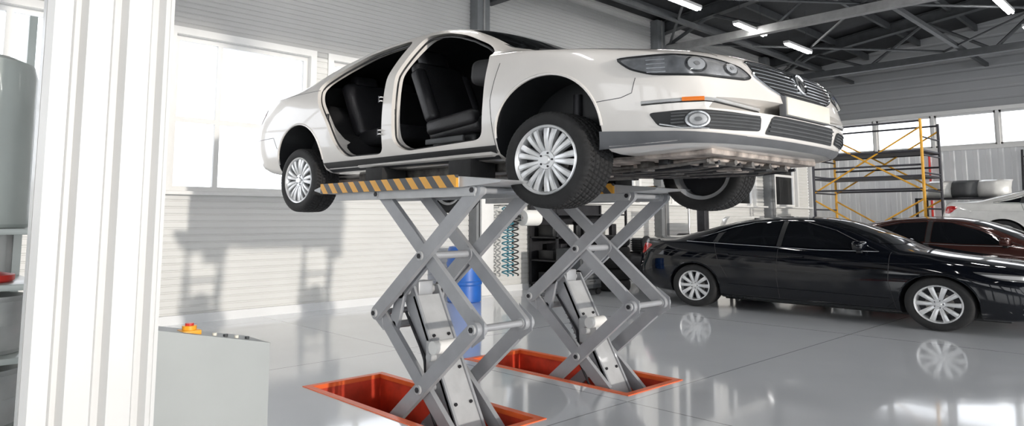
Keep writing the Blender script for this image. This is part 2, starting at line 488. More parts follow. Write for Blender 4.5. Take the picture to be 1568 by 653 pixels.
    def seam(pts, mode, r, m, mb, off=0, sg=-1, closed=False, step=.02):
        P = []; pts = [Vector(p) for p in pts]
        if closed: pts = pts+[pts[0]]
        for a, b in zip(pts[:-1], pts[1:]):
            k = max(1, int((b-a).length/step))
            for j in range(k):
                q = a+(b-a)*j/k; h = ray(mode, q.x, q.y, sg)
                if h: P.append(Sc @ (h[0]+h[1]*off))
        q = pts[-1]; h = ray(mode, q.x, q.y, sg)
        if h and not closed: P.append(Sc @ (h[0]+h[1]*off))
        if len(P) > 1: mb.tube(P, r, m, n=6, closed=closed)
    env = dict(ray=ray, conv=conv, decal=decal, seam=seam, root=root, Sc=Sc, K=K)
    lip = MB()
    for a_ in ax:
        for sg in (-1, 1):
            pts = []
            for i in range(33):
                t = math.pi*i/32; pts.append((a_-(AR+.004)*math.cos(t), zc+(AR+.004)*math.sin(t)))
            seam(pts, 'side', .011, paint, lip, off=-.002, sg=sg)
    lip.obj('arch_lips', root)
    names = ['wheel_front_right', 'wheel_front_left', 'wheel_rear_right', 'wheel_rear_left']; q = 0
    for a_ in ax:
        for sd in (-1, 1):
            make_wheel(names[q], root, (-a_*SX, sd*(D['track'])*SY, D['R']-wheel_drop), (1+(SX-1)*.8, SY*1.03, 1), sd, R=D['R'], rr=D['rr'], spokes=D['sp'], pair=D['pair'], hi=hi)
            q += 1
    D['detail'](env, MB, paint)
    return root

# ---------------- white sedan data
PASS = dict(L=4.765, kf=.17, kr=.20, axles=(1.00, 3.68), arch=.372, zc=.335, track=.785, R=.317, rr=.222, sp=9, pair=True, K=dict(
    zt=[(0,.46),(.015,.52),(.035,.60),(.07,.68),(.13,.74),(.25,.79),(.5,.845),(.9,.93),(1.25,1.0),(1.32,1.03),(1.6,1.19),(2.0,1.40),(2.2,1.45),(2.6,1.475),(3.0,1.465),(3.4,1.41),(3.7,1.32),(4.0,1.19),(4.2,1.12),(4.4,1.105),(4.62,1.095),(4.68,1.04),(4.72,.9),(4.75,.72),(4.765,.60)],
    zb=[(0,.38),(.012,.33),(.03,.25),(.08,.20),(.2,.18),(.6,.17),(1.4,.19),(3.4,.20),(4.3,.24),(4.6,.29),(4.7,.34),(4.75,.43),(4.765,.50)],
    zs=[(0,.43),(.015,.49),(.035,.565),(.07,.635),(.13,.69),(.25,.735),(.5,.79),(.9,.865),(1.3,.93),(2.0,.96),(3.0,1.0),(3.8,1.04),(4.2,1.05),(4.55,1.035),(4.66,.98),(4.72,.85),(4.765,.57)],
    zr=[(0,.445),(.015,.51),(.035,.585),(.07,.665),(.13,.72),(.25,.765),(.5,.82),(.9,.90),(1.3,.965),(1.45,1.02),(1.75,1.2),(2.1,1.355),(2.3,1.395),(2.6,1.41),(3.0,1.40),(3.3,1.36),(3.6,1.28),(3.95,1.15),(4.15,1.09),(4.4,1.08),(4.62,1.07),(4.68,1.0),(4.72,.87),(4.765,.59)],
    zm=[(0,.40),(.06,.44),(.2,.52),(.9,.64),(2,.62),(3.5,.68),(4.5,.68),(4.7,.62),(4.765,.54)],
    ym=[(0,.80),(.1,.86),(.3,.895),(.9,.915),(1.6,.905),(2.4,.905),(3.6,.915),(4.1,.90),(4.5,.88),(4.7,.84),(4.765,.80)],
    yb=[(0,.76),(.1,.80),(.3,.83),(.9,.84),(3.8,.84),(4.5,.80),(4.765,.75)],
    ys=[(0,.78),(.1,.82),(.3,.85),(.9,.87),(1.4,.865),(2.4,.87),(3.4,.855),(4.2,.82),(4.6,.77),(4.765,.76)],
    yr=[(0,.74),(.1,.73),(.3,.70),(.9,.71),(1.25,.735),(1.5,.70),(2.1,.61),(2.6,.585),(3.2,.59),(3.6,.63),(4.1,.69),(4.4,.71),(4.765,.72)]),
    doors=[[(1.49,.34),(1.46,.60),(1.44,.95),(1.60,1.09),(1.88,1.245),(2.10,1.32),(2.34,1.345),(2.38,1.0),(2.37,.70),(2.37,.40),(2.24,.32)],
           [(2.50,.32),(2.48,.70),(2.47,1.345),(2.75,1.345),(3.04,1.32),(3.30,1.23),(3.48,1.09),(3.40,.90),(3.24,.70),(3.10,.44),(2.98,.33)]],
    ws=[(1.36,-.35),(1.36,.35),(1.50,.60),(1.98,.52),(2.02,0),(1.98,-.52),(1.50,-.60)])

def pass_detail(E, MB, paint):
    ray, conv, decal, seam, root, Sc, K = [E[k] for k in ('ray','conv','decal','seam','root','Sc','K')]
    for sg, nm in ((-1, 'right'), (1, 'left')):
        hl = [(.53,-.88,.715),(.38,-.87,.712),(.24,-.80,.702),(.14,-.66,.682),(.08,-.54,.645),(.05,-.49,.590),(.06,-.54,.566),(.12,-.68,.563),(.22,-.80,.570),(.34,-.87,.590),(.46,-.88,.640)]
        P = smooth_poly(conv('diag', hl, sg), 4)
        m = MB(); decal('', P, 'diag', M_hdark, .002, sg, .02, m)
        cx = sum(p[0] for p in P)/len(P); cy = sum(p[1] for p in P)/len(P)
        decal('', [(cx+(p[0]-cx)*.95, cy+(p[1]-cy)*.84) for p in P], 'diag', M_head, .005, sg, .02, m)
        cc = conv('diag', [(.09,-.61,.622),(.19,-.76,.634)], sg)
        for (a, b), rr in zip(cc, (.034, .046)):
            for k, (rad, mm) in enumerate(((rr+.006, M_hdark), (rr, M_chrome), (rr*.86, M_lens), (rr*.30, M_head))):
                decal('', [(a+rad*math.cos(t*math.pi/12), b+rad*math.sin(t*math.pi/12)) for t in range(24)], 'diag', mm, .007+.003*k, sg, .02, m)
        for z in (.60, .625, .65, .675):
            seam(conv('diag', [(.30,-.835,z),(.38,-.862,z+.006)], sg), 'diag', .003, M_lens, m, .006, sg)
        seam(P, 'diag', .004, M_plast, m, .003, sg, True)
        m.obj('headlight_'+nm, root, smooth=50)
        decal('headlight_cover_'+nm, P, 'diag', M_pglass, .022, sg, .02)
        dz = -.04
        m = MB()
        P = conv('diag', [(.36,-.88,.412+dz),(.20,-.82,.415+dz),(.06,-.64,.408+dz),(.02,-.46,.400+dz),(.02,-.46,.318+dz),(.06,-.64,.310+dz),(.20,-.82,.312+dz),(.31,-.87,.335+dz)], sg)
        decal('', round_poly(P, .02, 3), 'diag', M_plast, .003, sg, .02, m)
        for z in (.330, .348, .366, .384, .399):
            q = conv('diag', [(.02,-.48,z+dz),(.26,-.85,z+dz)], sg); seam(q, 'diag', .0045, M_plastg, m, .006, sg)
        seam(conv('diag', [(.30,-.87,.348+dz),(.22,-.83,.322+dz),(.14,-.75,.316+dz)], sg), 'diag', .006, M_chrome, m, .008, sg)
        a, b = conv('diag', [(.17,-.79,.362+dz)], sg)[0]
        for k, (rad, mm) in enumerate(((.050, M_plast), (.044, M_chrome), (.036, M_hdark), (.029, M_head), (.012, M_hdark))):
            decal('', [(a+rad*1.15*math.cos(t*math.pi/12), b+rad*math.sin(t*math.pi/12)) for t in range(24)], 'diag', mm, .010+.003*k, sg, .02, m)
        m.obj('fog_lamp_'+nm, root, smooth=50)
        m = MB(); dz = -.035
        q = conv('diag', [(.02,-.40,.462+dz),(.07,-.62,.465+dz),(.2,-.80,.468+dz),(.40,-.88,.470+dz)], sg)
        seam(q, 'diag', .009, M_liftl, m, .001, sg)
        q = conv('diag', [(.02,-.40,.448+dz),(.07,-.62,.451+dz),(.2,-.80,.454+dz),(.40,-.88,.457+dz)], sg)
        seam(q, 'diag', .004, M_plast, m, .001, sg)
        q = conv('diag', [(.15,-.77,.467+dz),(.22,-.83,.468+dz)], sg)
        seam(q, 'diag', .013, M_orange, m, .002, sg)
        m.obj('bumper_strip_'+nm, root)
        m = MB()
        seam([(.64,.475),(.50,.48),(.44,.50),(.42,.585)], 'side', .0022, M_plast, m, 0, sg)
        seam([(1.385,.24),(1.40,.60),(1.34,.86)], 'side', .0025, M_plast, m, 0, sg)
        seam([(4.05,.50),(4.12,.62),(4.55,.63)], 'side', .0025, M_plast, m, 0, sg)
        seam([(3.42,1.02),(3.9,1.045),(4.3,1.04)], 'side', .0022, M_plast, m, 0, sg)
        if sg == 1:
            for d in PASS['doors']: seam(round_poly(d, .06, 4), 'side', .003, M_plast, m, 0, sg, True)
        seam([(.16,sg*.60),(.40,sg*.70),(1.30,sg*.735)], 'top', .0022, M_plast, m, 0, sg)
        m.obj('panel_gaps_'+nm, root)
        decal('rocker_trim_'+nm, [(1.38,.29),(3.30,.30),(3.26,.215),(1.40,.205)], 'side', M_plast, .006, sg, .04)
        decal('tail_lamp_'+nm, smooth_poly([(4.44,.98),(4.54,.985),(4.6,.93),(4.58,.82),(4.48,.83),(4.42,.90)], 3), 'side', M_redlamp, .004, sg, .03)
    decal('side_glass_left', round_poly([(1.62,1.0),(1.95,1.22),(2.3,1.31),(2.75,1.315),(3.1,1.26),(3.32,1.12),(3.28,1.03),(2.4,.985)], .03, 3), 'side', M_cglass, .004, 1, .05)
    decal('rear_glass', round_poly([(3.45,-.46),(3.45,.46),(4.02,.54),(4.05,-.54)], .06, 3), 'top', M_cglass, .004, 1, .05)
    decal('windscreen', round_poly([(1.34,-.38),(1.34,.38),(1.49,.63),(2.0,.54),(2.04,0),(2.0,-.54),(1.49,-.63)], .04, 3), 'top', M_wglass, .0, 1, .05)
    # front: grille
    m = MB()
    G = round_poly([(-.455,.698),(.455,.698),(.45,.60),(.36,.545),(.25,.505),(-.25,.505),(-.36,.545),(-.45,.60)], .03, 4)
    decal('', G, 'front', M_plast, .003, -1, .02, m)
    seam(G, 'front', .009, M_chrome, m, .004, -1, True)
    for z, w in ((.532,.30), (.555,.36), (.578,.405), (.602,.44), (.627,.445), (.652,.448), (.676,.45)):
        seam([(-w, z), (w, z)], 'front', .006, M_chrome, m, .007)
    G2 = round_poly([(-.36,.375),(.36,.375),(.40,.265),(-.40,.265)], .02, 3)
    decal('', G2, 'front', M_plast, .003, -1, .02, m)
    for z in (.287, .31, .333, .356): seam([(-.37, z), (.37, z)], 'front', .005, M_plastg, m, .006)
    m.obj('grille', root, smooth=50)
    h = ray('front', 0, .615)
    m = MB()
    if h:
        c = Sc @ (h[0]+h[1]*.016)
        t = h[1].to_track_quat('Z', 'Y').to_matrix().to_4x4(); T = Matrix.Translation(c) @ t
        m.lathe([(.056, 0), (.066, .006), (.072, 0), (.072, -.018)], M_chrome, n=32, T=T)
        m.lathe([(.0005, -.002), (.056, -.002)], M_plastg, n=32, T=T)
        m.add([(-.04,-.03,.003),(-.03,-.03,.003),(.0,.02,.003),(-.01,.03,.003)], [(0,1,2,3)], M_chrome, T)
        m.add([(.04,-.03,.003),(.03,-.03,.003),(.0,.02,.003),(.01,.03,.003)], [(0,1,2,3)], M_chrome, T)
    m.obj('badge', root)
    m = MB(); m.box((-.008, -.31, .392), (.020, .31, .500), M_plate, .004)
    m.box((-.03, -.318, .386), (.012, .318, .506), M_lip, .004)
    m.obj('licence_plate', root, loc=(.0, 0, 0))
    m = MB(); decal('', [(-.62,.245),(.62,.245),(.62,.205),(-.62,.205)], 'front', M_lip, .004, -1, .03, m)
    for sg in (-1, 1):
        P = conv('diag', [(.62,-.90,.300),(.36,-.885,.275),(.16,-.78,.255),(.04,-.55,.247),(.05,-.50,.205),(.2,-.78,.203),(.62,-.89,.20)], sg)
        decal('', P, 'diag', M_lip, .005, sg, .02, m)
    m.obj('front_lip', root, smooth=50)
    # underbody
    m = MB()
    for (x0, x1, y0, y1, z0, z1, mm) in [(.20,1.0,-.60,.60,.150,.19,M_under),(.28,.55,-.44,.44,.125,.15,M_under),(.62,.92,-.34,.34,.12,.15,M_under2),
            (1.0,1.35,-.45,.45,.14,.19,M_under2),(1.35,3.3,-.16,.16,.13,.20,M_under2),(1.4,3.2,-.62,-.50,.13,.21,M_under2),(1.4,3.2,.50,.62,.13,.21,M_under2),
            (3.3,4.2,-.35,.35,.15,.24,M_under2),(1.5,2.8,.22,.46,.15,.2,M_plast),(1.5,2.8,-.46,-.22,.15,.2,M_plast)]:
        m.box((-x1, y0, z0), (-x0, y1, z1), mm, .012, Sc)
    for i in range(7):
        m.box((-.30-.1*i-.02, -.45+.02*i, .11), (-.30-.1*i, .45-.02*i, .145), M_under if i % 2 else M_under2, .004, Sc)
    for y in (-.3, -.1, .12, .33): m.cyl((-.95*1.25, y, .11), (-.25*1.25, y*1.1, .125), .018, M_under2, n=10)
    rr_ = random.Random(11)
    for i in range(46):
        x = .26+rr_.random()*1.0; y = -.54+rr_.random()*1.05; w = .03+rr_.random()*.09; d = .02+rr_.random()*.07
        m.box((-x-w, y, .085+rr_.random()*.03), (-x, y+d, .152), rr_.choice((M_plast, M_dsteel, M_under2, M_under)), .004, Sc)
    for i in range(10):
        y = -.5+.11*i; m.tube([Sc @ Vector((-.28, y, .125)), Sc @ Vector((-.5, y+.06*math.sin(i), .105)), Sc @ Vector((-.9, y*.8, .10)), Sc @ Vector((-1.3, y*.7, .12))], .012, M_dsteel if i % 2 else M_under2)
    for sg in (-1, 1):
        for a_ in (1.0, 3.68):
            m.tube([Sc @ Vector((-a_-.25, sg*.3, .19)), Sc @ Vector((-a_-.08, sg*.5, .15)), Sc @ Vector((-a_, sg*.70, .14))], .032, M_under2)
            m.tube([Sc @ Vector((-a_+.2, sg*.3, .17)), Sc @ Vector((-a_+.05, sg*.55, .15)), Sc @ Vector((-a_, sg*.70, .14))], .022, M_under)
            m.cyl(Sc @ Vector((-a_, sg*.62, .15)), Sc @ Vector((-a_, sg*.6, .62)), .035, M_dsteel)
            m.cyl(Sc @ Vector((-a_, sg*.45, .157)), Sc @ Vector((-a_, sg*.76, .157)), .045, M_dsteel)
    m.tube([Sc @ Vector(p) for p in [(-1.0,.1,.12),(-2.0,.12,.10),(-3.0,.12,.12),(-3.4,.35,.16),(-4.1,.4,.2),(-4.6,.4,.22)]], .035, M_under2)
    m.obj('underbody', root)
    # interior
    def T(x, y, z, rx=0, ry=0, rz=0):
        return Sc @ Matrix.Translation((-x, y, z)) @ Matrix.Rotation(ry, 4, 'Y') @ Matrix.Rotation(rz, 4, 'Z')
    for yc, nm in ((-.37, 'right'), (.37, 'left')):
        m = MB()
        m.box((-.26, -.24, -.07), (.26, .24, .07), M_leather, .05, T(2.10, yc, .52, ry=-.10), 4)
        for s_ in (-1, 1):
            m.box((-.25, -.05, -.06), (.25, .05, .07), M_leather, .04, T(2.10, yc+s_*.22, .565, ry=-.10), 4)
            m.box((-.055, -.045, -.26), (.065, .045, .26), M_leather, .04, T(2.42, yc+s_*.21, .85, ry=-.38), 4)
        m.box((-.06, -.23, -.32), (.06, .23, .32), M_leather, .055, T(2.44, yc, .87, ry=-.38), 4)
        m.box((-.045, -.13, -.09), (.045, .13, .09), M_leather, .04, T(2.60, yc, 1.235, ry=-.30), 4)
        for s_ in (-1, 1): m.cyl(T(2.57, yc, 1.1) @ Vector((0, s_*.05, 0)), T(2.59, yc, 1.2) @ Vector((0, s_*.05, 0)), .007, M_chrome, n=8)
        m.box((-.25, -.2, -.12), (.2, .2, .0), M_plast, .02, T(2.10, yc, .47))
        m.box((-.2, -.012, -.02), (.2, .012, .03), M_plastg, .008, T(2.15, yc-.25, .42))
        m.obj('front_seat_'+nm, root, smooth=50)
    m = MB()
    m.box((-.25, -.62, -.08), (.25, .62, .08), M_leather, .06, T(3.0, 0, .56, ry=-.08), 4)
    m.box((-.07, -.62, -.32), (.07, .62, .30), M_leather, .06, T(3.36, 0, .86, ry=-.42), 4)
    for yc in (-.38, 0, .38): m.box((-.05, -.12, -.07), (.05, .12, .07), M_leather, .04, T(3.52, yc, 1.18, ry=-.3), 4)
    m.obj('rear_bench', root, smooth=50)
    m = MB()
    m.box((-.20, -.78, -.10), (.16, .78, .10), M_int, .06, T(1.54, 0, .87, ry=.1), 3)
    m.box((-.12, -.14, -.22), (.12, .14, .2), M_int, .04, T(1.66, 0, .66), 3)
    m.box((-.55, -.11, -.1), (.5, .11, .08), M_plast, .03, T(2.1, 0, .46), 3)
    m.cyl(T(1.85, 0, .52) @ Vector((0, 0, 0)), T(1.87, 0, .64) @ Vector((0, 0, 0)), .012, M_chrome, n=8)
    ring = [T(1.83, .38, .88, ry=-.5) @ Vector((0, .185*math.cos(t*math.pi/16), .185*math.sin(t*math.pi/16))) for t in range(32)]
    m.tube(ring, .016, M_leather, closed=True)
    m.box((-.02, -.07, -.06), (.03, .07, .06), M_int, .02, T(1.83, .38, .88, ry=-.5))
    m.box((-.012, -.17, -.012), (.012, .17, .012), M_int, 0, T(1.83, .38, .88, ry=-.5))
    m.cyl(T(1.60, .38, .80) @ Vector((0, 0, 0)), T(1.83, .38, .88) @ Vector((0, 0, 0)), .03, M_int)
    m.box((-.02, -.12, -.03), (.02, .12, .03), M_plast, .012, T(1.90, 0, 1.30))
    m.obj('dashboard', root, smooth=45)
    m = MB()
    m.box((-.42, -.02, -.28), (.42, .02, .28), M_plastg, .015, T(1.9, .80, .68)); m.box((-.40, -.02, -.28), (.34, .02, .28), M_plastg, .015, T(2.85, .80, .70))
    m.obj('door_trim_left', root)
    m = MB()
    for x, z in ((2.485, .50), (2.48, .78)):
        h = ray('side', x, z)
        if h:
            c = Sc @ h[0]
            m.box(c+Vector((-.03, -.03, -.022)), c+Vector((.01, .03, -.010)), M_steel, .003); m.box(c+Vector((-.03, -.03, .010)), c+Vector((.01, .03, .022)), M_steel, .003)
            m.cyl(c+Vector((-.024, -.026, -.028)), c+Vector((-.024, -.026, .028)), .007, M_dsteel, n=10)
    for x, z in ((2.385, .66), (3.26, .74)):
        h = ray('side', x, z)
        if h:
            c = Sc @ h[0]; m.box(c+Vector((.0, .03, -.025)), c+Vector((.02, .05, .025)), M_plast, .004)
    m.obj('door_hinges', root)
    m = MB()
    for d in PASS['doors']:
        pp = round_poly(d, .075, 6)
        seam(pp, 'side', .009, M_plast, m, -.035, -1, True)
    m.obj('door_seals', root)
    m = MB(); m.box((-.06, -.02, 0), (.02, .02, .05), M_plast, .012, T(3.25, 0, 1.41)); m.obj('antenna', root)
    m = MB()
    for y0, y1 in ((-.55, .05), (.0, .55)):
        p = []
        for i in range(9):
            y = y0+(y1-y0)*i/8; h = ray('top', 1.34+.04*(i/8), y)
            if h: p.append(Sc @ (h[0]+h[1]*.02))
        m.tube(p, .009, M_plast)
    m.obj('wipers', root)
PASS['detail'] = pass_detail

CAMRY = dict(L=4.885, kf=.30, kr=.24, axles=(.96, 3.785), arch=.365, zc=.34, track=.80, R=.335, rr=.232, sp=10, pair=False, K=dict(
    zt=[(0,.55),(.015,.62),(.04,.68),(.1,.755),(.25,.82),(.6,.895),(1.1,.98),(1.3,1.02),(1.42,1.06),(1.8,1.25),(2.15,1.385),(2.4,1.43),(2.75,1.445),(3.1,1.425),(3.5,1.35),(3.9,1.23),(4.25,1.13),(4.5,1.10),(4.72,1.10),(4.78,1.03),(4.83,.90),(4.87,.72),(4.885,.60)],
    zb=[(0,.42),(.012,.34),(.03,.25),(.08,.19),(.2,.17),(.6,.16),(1.4,.17),(3.4,.17),(4.3,.20),(4.7,.25),(4.82,.30),(4.87,.38),(4.885,.46)],
    zs=[(0,.50),(.015,.575),(.04,.63),(.1,.69),(.25,.745),(.6,.81),(1.1,.88),(1.4,.93),(2.2,.955),(3.2,.985),(3.9,1.02),(4.4,1.03),(4.7,1.02),(4.77,.95),(4.83,.82),(4.885,.56)],
    zr=[(0,.53),(.015,.60),(.04,.66),(.1,.73),(.25,.79),(.6,.86),(1.1,.94),(1.4,.99),(1.6,1.07),(1.9,1.23),(2.2,1.33),(2.5,1.375),(2.8,1.385),(3.1,1.36),(3.5,1.28),(3.9,1.16),(4.2,1.08),(4.5,1.07),(4.7,1.07),(4.78,1.0),(4.83,.86),(4.885,.58)],
    zm=[(0,.46),(.06,.50),(.2,.56),(.9,.66),(2,.64),(3.6,.72),(4.5,.70),(4.8,.62),(4.885,.54)],
    ym=[(0,.80),(.1,.86),(.3,.90),(.9,.92),(2.4,.905),(3.8,.92),(4.5,.89),(4.8,.84),(4.885,.80)],
    yb=[(0,.76),(.1,.80),(.3,.83),(.9,.85),(3.8,.85),(4.5,.80),(4.885,.75)],
    ys=[(0,.78),(.1,.82),(.3,.84),(.9,.86),(1.4,.865),(2.4,.865),(3.4,.86),(4.2,.83),(4.7,.77),(4.885,.76)],
    yr=[(0,.74),(.1,.72),(.3,.70),(.9,.72),(1.35,.74),(1.6,.70),(2.2,.60),(2.7,.575),(3.2,.58),(3.7,.62),(4.2,.69),(4.5,.70),(4.885,.72)]))
def camry_detail(E, MB, paint):
    ray, conv, decal, seam, root, Sc, K = [E[k] for k in ('ray','conv','decal','seam','root','Sc','K')]
    for sg, nm in ((-1, 'right'), (1, 'left')):
        m = MB()
        front = round_poly([(1.62,.985),(2.02,1.21),(2.38,1.335),(2.60,1.35),(2.60,1.005),(2.2,.985)], .025, 3)
        rear = round_poly([(2.68,1.008),(2.68,1.35),(3.02,1.325),(3.30,1.25),(3.42,1.18),(3.46,1.03)], .025, 3)
        quart = round_poly([(3.52,1.045),(3.50,1.16),(3.66,1.10),(3.86,1.055)], .02, 3)
        for p in (front, rear, quart): decal('', p, 'side', M_cglass, .004, sg, .05, m)
        m.obj('side_glass_'+nm, root, smooth=60)
        m = MB()
        dlo = [(1.52,.965),(1.62,.985+.03),(2.02,1.24),(2.38,1.358),(2.66,1.375),(3.02,1.35),(3.32,1.275),(3.62,1.15),(3.92,1.06)]
        seam(dlo, 'side', .006, M_chrome, m, .002, sg); seam([(1.52,.965),(2.2,.965),(3.92,1.04)], 'side', .006, M_chrome, m, .002, sg)
        decal('', [(2.61,1.0),(2.61,1.36),(2.67,1.36),(2.67,1.0)], 'side', M_plast, .003, sg, .05, m)
        decal('', [(3.435,1.03),(3.40,1.20),(3.50,1.17),(3.53,1.04)], 'side', M_plast, .003, sg, .05, m)
        m.obj('window_trim_'+nm, root)
        m = MB()
        seam([(1.36,.22),(1.42,.60),(1.40,.96)], 'side', .004, M_int, m, 0, sg)
        seam([(2.64,.24),(2.66,.60),(2.64,1.0)], 'side', .004, M_int, m, 0, sg)
        seam([(3.30,.50),(3.42,.75),(3.50,1.03)], 'side', .004, M_int, m, 0, sg)
        seam([(1.38,.24),(3.26,.24)], 'side', .004, M_int, m, 0, sg)
        seam([(1.42,.36),(3.30,.40)], 'side', .012, paint, m, -.004, sg)
        seam([(1.0,.83),(2.4,.80),(3.4,.86),(4.6,.90)], 'side', .010, paint, m, -.004, sg)
        m.obj('panel_gaps_'+nm, root)
        m = MB()
        for x in (2.42, 3.36):
            h = ray('side', x, .86, sg)
            if h:
                c = Sc @ (h[0]+h[1]*.02); m.box(c+Vector((-.11, -.012, -.012)), c+Vector((.11, .012, .012)), paint, .008)
        m.obj('door_handles_'+nm, root)
        m = MB(); h = ray('side', 1.72, .98, sg); c = Sc @ h[0]
        m.box(c+Vector((-.06, -.11 if sg > 0 else -.15, -.01)), c+Vector((.08, .15 if sg > 0 else .11, .12)), paint, .04, None, 4)
        m.box(c+Vector((-.03, -.05, -.04)), c+Vector((.05, .05, .03)), M_plast, .01)
        m.obj('door_mirror_'+nm, root, smooth=60)
        hl = [(.62,-.90,.755),(.40,-.88,.745),(.24,-.76,.725),(.13,-.55,.70),(.10,-.50,.655),(.2,-.74,.645),(.36,-.87,.665),(.5,-.9,.70)]
        P = smooth_poly(conv('diag', hl, sg), 3); m = MB()
        decal('', P, 'diag', M_hdark, .003, sg, .03, m)
        cx = sum(p[0] for p in P)/len(P); cy = sum(p[1] for p in P)/len(P)
        decal('', [(cx+(p[0]-cx)*.85, cy+(p[1]-cy)*.5) for p in P], 'diag', M_lens, .006, sg, .03, m)
        m.obj('headlight_'+nm, root)
        m = MB()
        for z in (.28, .34, .40): seam(conv('diag', [(.06,-.5,z),(.26,-.82,z)], sg), 'diag', .006, M_plastg, m, .004, sg)
        m.obj('bumper_intake_'+nm, root)
        decal('tail_lamp_'+nm, smooth_poly([(4.48,.96),(4.60,.99),(4.70,.96),(4.72,.84),(4.62,.82)], 3), 'side', M_redlamp, .004, sg, .03)
        decal('rocker_trim_'+nm, [(1.36,.225),(3.42,.225),(3.40,.18),(1.38,.18)], 'side', M_plast, .004, sg, .05)
    decal('windscreen', round_poly([(1.42,-.38),(1.42,.38),(1.56,.64),(2.12,.55),(2.17,0),(2.12,-.55),(1.56,-.64)], .04, 3), 'top', M_cglass, .003, 1, .06)
    decal('rear_glass', round_poly([(3.45,-.46),(3.45,.46),(4.12,.56),(4.15,-.56)], .06, 3), 'top', M_cglass, .003, 1, .06)
    m = MB(); decal('', round_poly([(-.5,.60),(.5,.60),(.62,.28),(-.62,.28)], .03, 3), 'front', M_plast, .003, -1, .04, m)
    for z in (.33, .38, .43, .48, .53): seam([(-.58+(z-.3)*.3, z), (.58-(z-.3)*.3, z)], 'front', .006, M_plastg, m, .006)
    seam([(-.5,.64),(0,.62),(.5,.64)], 'front', .012, M_chrome, m, .003)
    m.obj('grille', root)
    m = MB()
    m.box((-3.5, -.6, .13), (-.4, .6, .17), M_plast, .01, Sc); m.obj('underbody', root)
    m = MB(); m.box((-.015, -.09, 0), (.045, .09, .03), M_plast, .01, Sc @ Matrix.Translation((-3.3, 0, 1.39))); m.obj('antenna', root)
CAMRY['detail'] = camry_detail

# ------------------------------------------------------------------ room shell
U0 = -9.9; VF = 23.5; EAVE = 6.1; VN = -7.0
def ribbed(name, u, v0, v1, z0, z1, pitch, depth, m, axis='u', mb=None):
    own = mb is None
    if own: mb = MB()
    pr = []; z = z0
    while z < z1-1e-6:
        for dz, dd in ((0, 0), (pitch*.10, -depth), (pitch*.22, -depth), (pitch*.32, 0)):
            zz = min(z+dz, z1); pr.append((zz, dd))
        z += pitch
    pr.append((z1, 0))
    vs = []
    for zz, dd in pr:
        if axis == 'u': vs += [(u+dd, v0, zz), (u+dd, v1, zz)]
        else: vs += [(v0, u-dd, zz), (v1, u-dd, zz)]
    fs = [(2*i, 2*i+1, 2*i+3, 2*i+2) for i in range(len(pr)-1)]
    mb.add(vs, fs, m)
    if axis == 'u': mb.box((u-.2, v0, z0), (u-depth-.01, v1, z1), m)
    else: mb.box((v0, u+depth+.01, z0), (v1, u+.2, z1), m)
    if own: return mb.obj(name, smooth=0, fix=False)

WZ0, WZ1 = 1.78, 3.95
wins = [(-6.5,-4.5),(-4.1,-2.1),(-1.7,.3),(.65,2.65),(3.15,5.15),(5.55,7.55),(9.4,11.4),(11.8,13.8),(15.3,17.3),(17.7,19.7),(20.6,22.6)]
mb = MB()
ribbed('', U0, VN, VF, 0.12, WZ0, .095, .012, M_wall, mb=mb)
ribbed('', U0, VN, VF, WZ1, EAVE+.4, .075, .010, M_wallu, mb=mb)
edges = [VN]+[e for w in wins for e in w]+[VF]
for i in range(0, len(edges), 2): ribbed('', U0, edges[i], edges[i+1], WZ0, WZ1, .095, .012, M_wall, mb=mb)
mb.obj('wall_left', smooth=0, fix=False)
mb = MB(); mb.box((U0, VN, 0), (U0+.03, VF, .12), M_wall2, 0); mb.obj('baseboard_left')
mb = MB(); mb.box((U0-.03, VN, WZ0-.05), (U0+.14, VF, WZ0), M_trim, .006); mb.obj('trim_sill')
for i, (a, b) in enumerate(wins):
    mb = MB(); u0, u1 = U0-.16, U0-.08
    f = .07
    for (v0, v1, z0, z1) in ((a,a+f,WZ0,WZ1),(b-f,b,WZ0,WZ1),(a+f,b-f,WZ0,WZ0+f),(a+f,b-f,WZ1-f,WZ1),(a+.60,a+.60+f,WZ0+f,WZ1-f)):
        mb.box((u0, v0, z0), (u1, v1, z1), M_trim)
    mb.box((u0, a+f, 2.74), (u1, a+.6, 2.81), M_trim); mb.box((u0, a+.6+f, 2.74), (u1, b-f, 2.81), M_trim)
    for (v0, v1, z0, z1) in ((a-.1,a,WZ0,WZ1),(b,b+.1,WZ0,WZ1),(a-.1,b+.1,WZ1,WZ1+.1)):
        mb.box((U0-.02, v0, z0), (U0+.025, v1, z1), M_trim)
    for (v0, v1, z0, z1) in ((a-.005,a+.005,WZ0,WZ1),(b-.005,b+.005,WZ0,WZ1),(a,b,WZ1-.005,WZ1+.005)):
        mb.box((u0-.02, v0, z0), (U0-.0, v1, z1), M_trim)
    mb.box((u0+.03, a+f, WZ0+f), (u0+.035, b-f, WZ1-f), M_pglass)
    mb.obj('window_%d' % (i+1))
mb = MB()
def vribs(mb, v, u0, u1, z0, z1, pitch, depth, m):
    pr = []; u = u0
    while u < u1-1e-6:
        for a, d in ((0,0),(pitch*.12,-depth),(pitch*.4,-depth),(pitch*.52,0)): pr.append((min(u+a, u1), d))
        u += pitch
    pr.append((u1, 0)); vs = []
    for a, d in pr: vs += [(a, v+d, z0), (a, v+d, z1)]
    mb.add(vs, [(2*i, 2*i+1, 2*i+3, 2*i+2) for i in range(len(pr)-1)], m); mb.box((u0, v+.01, z0), (u1, v+.2, z1), m)
FZ0, FZ1 = 3.50, 4.50
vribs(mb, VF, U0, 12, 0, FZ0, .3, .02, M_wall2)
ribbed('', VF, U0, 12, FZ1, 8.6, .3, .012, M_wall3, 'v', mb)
fw = []
u = -9.3
while u < 11: fw.append((u, u+1.55)); u += 1.63
eds = [U0]+[e for w in fw for e in w]+[12]
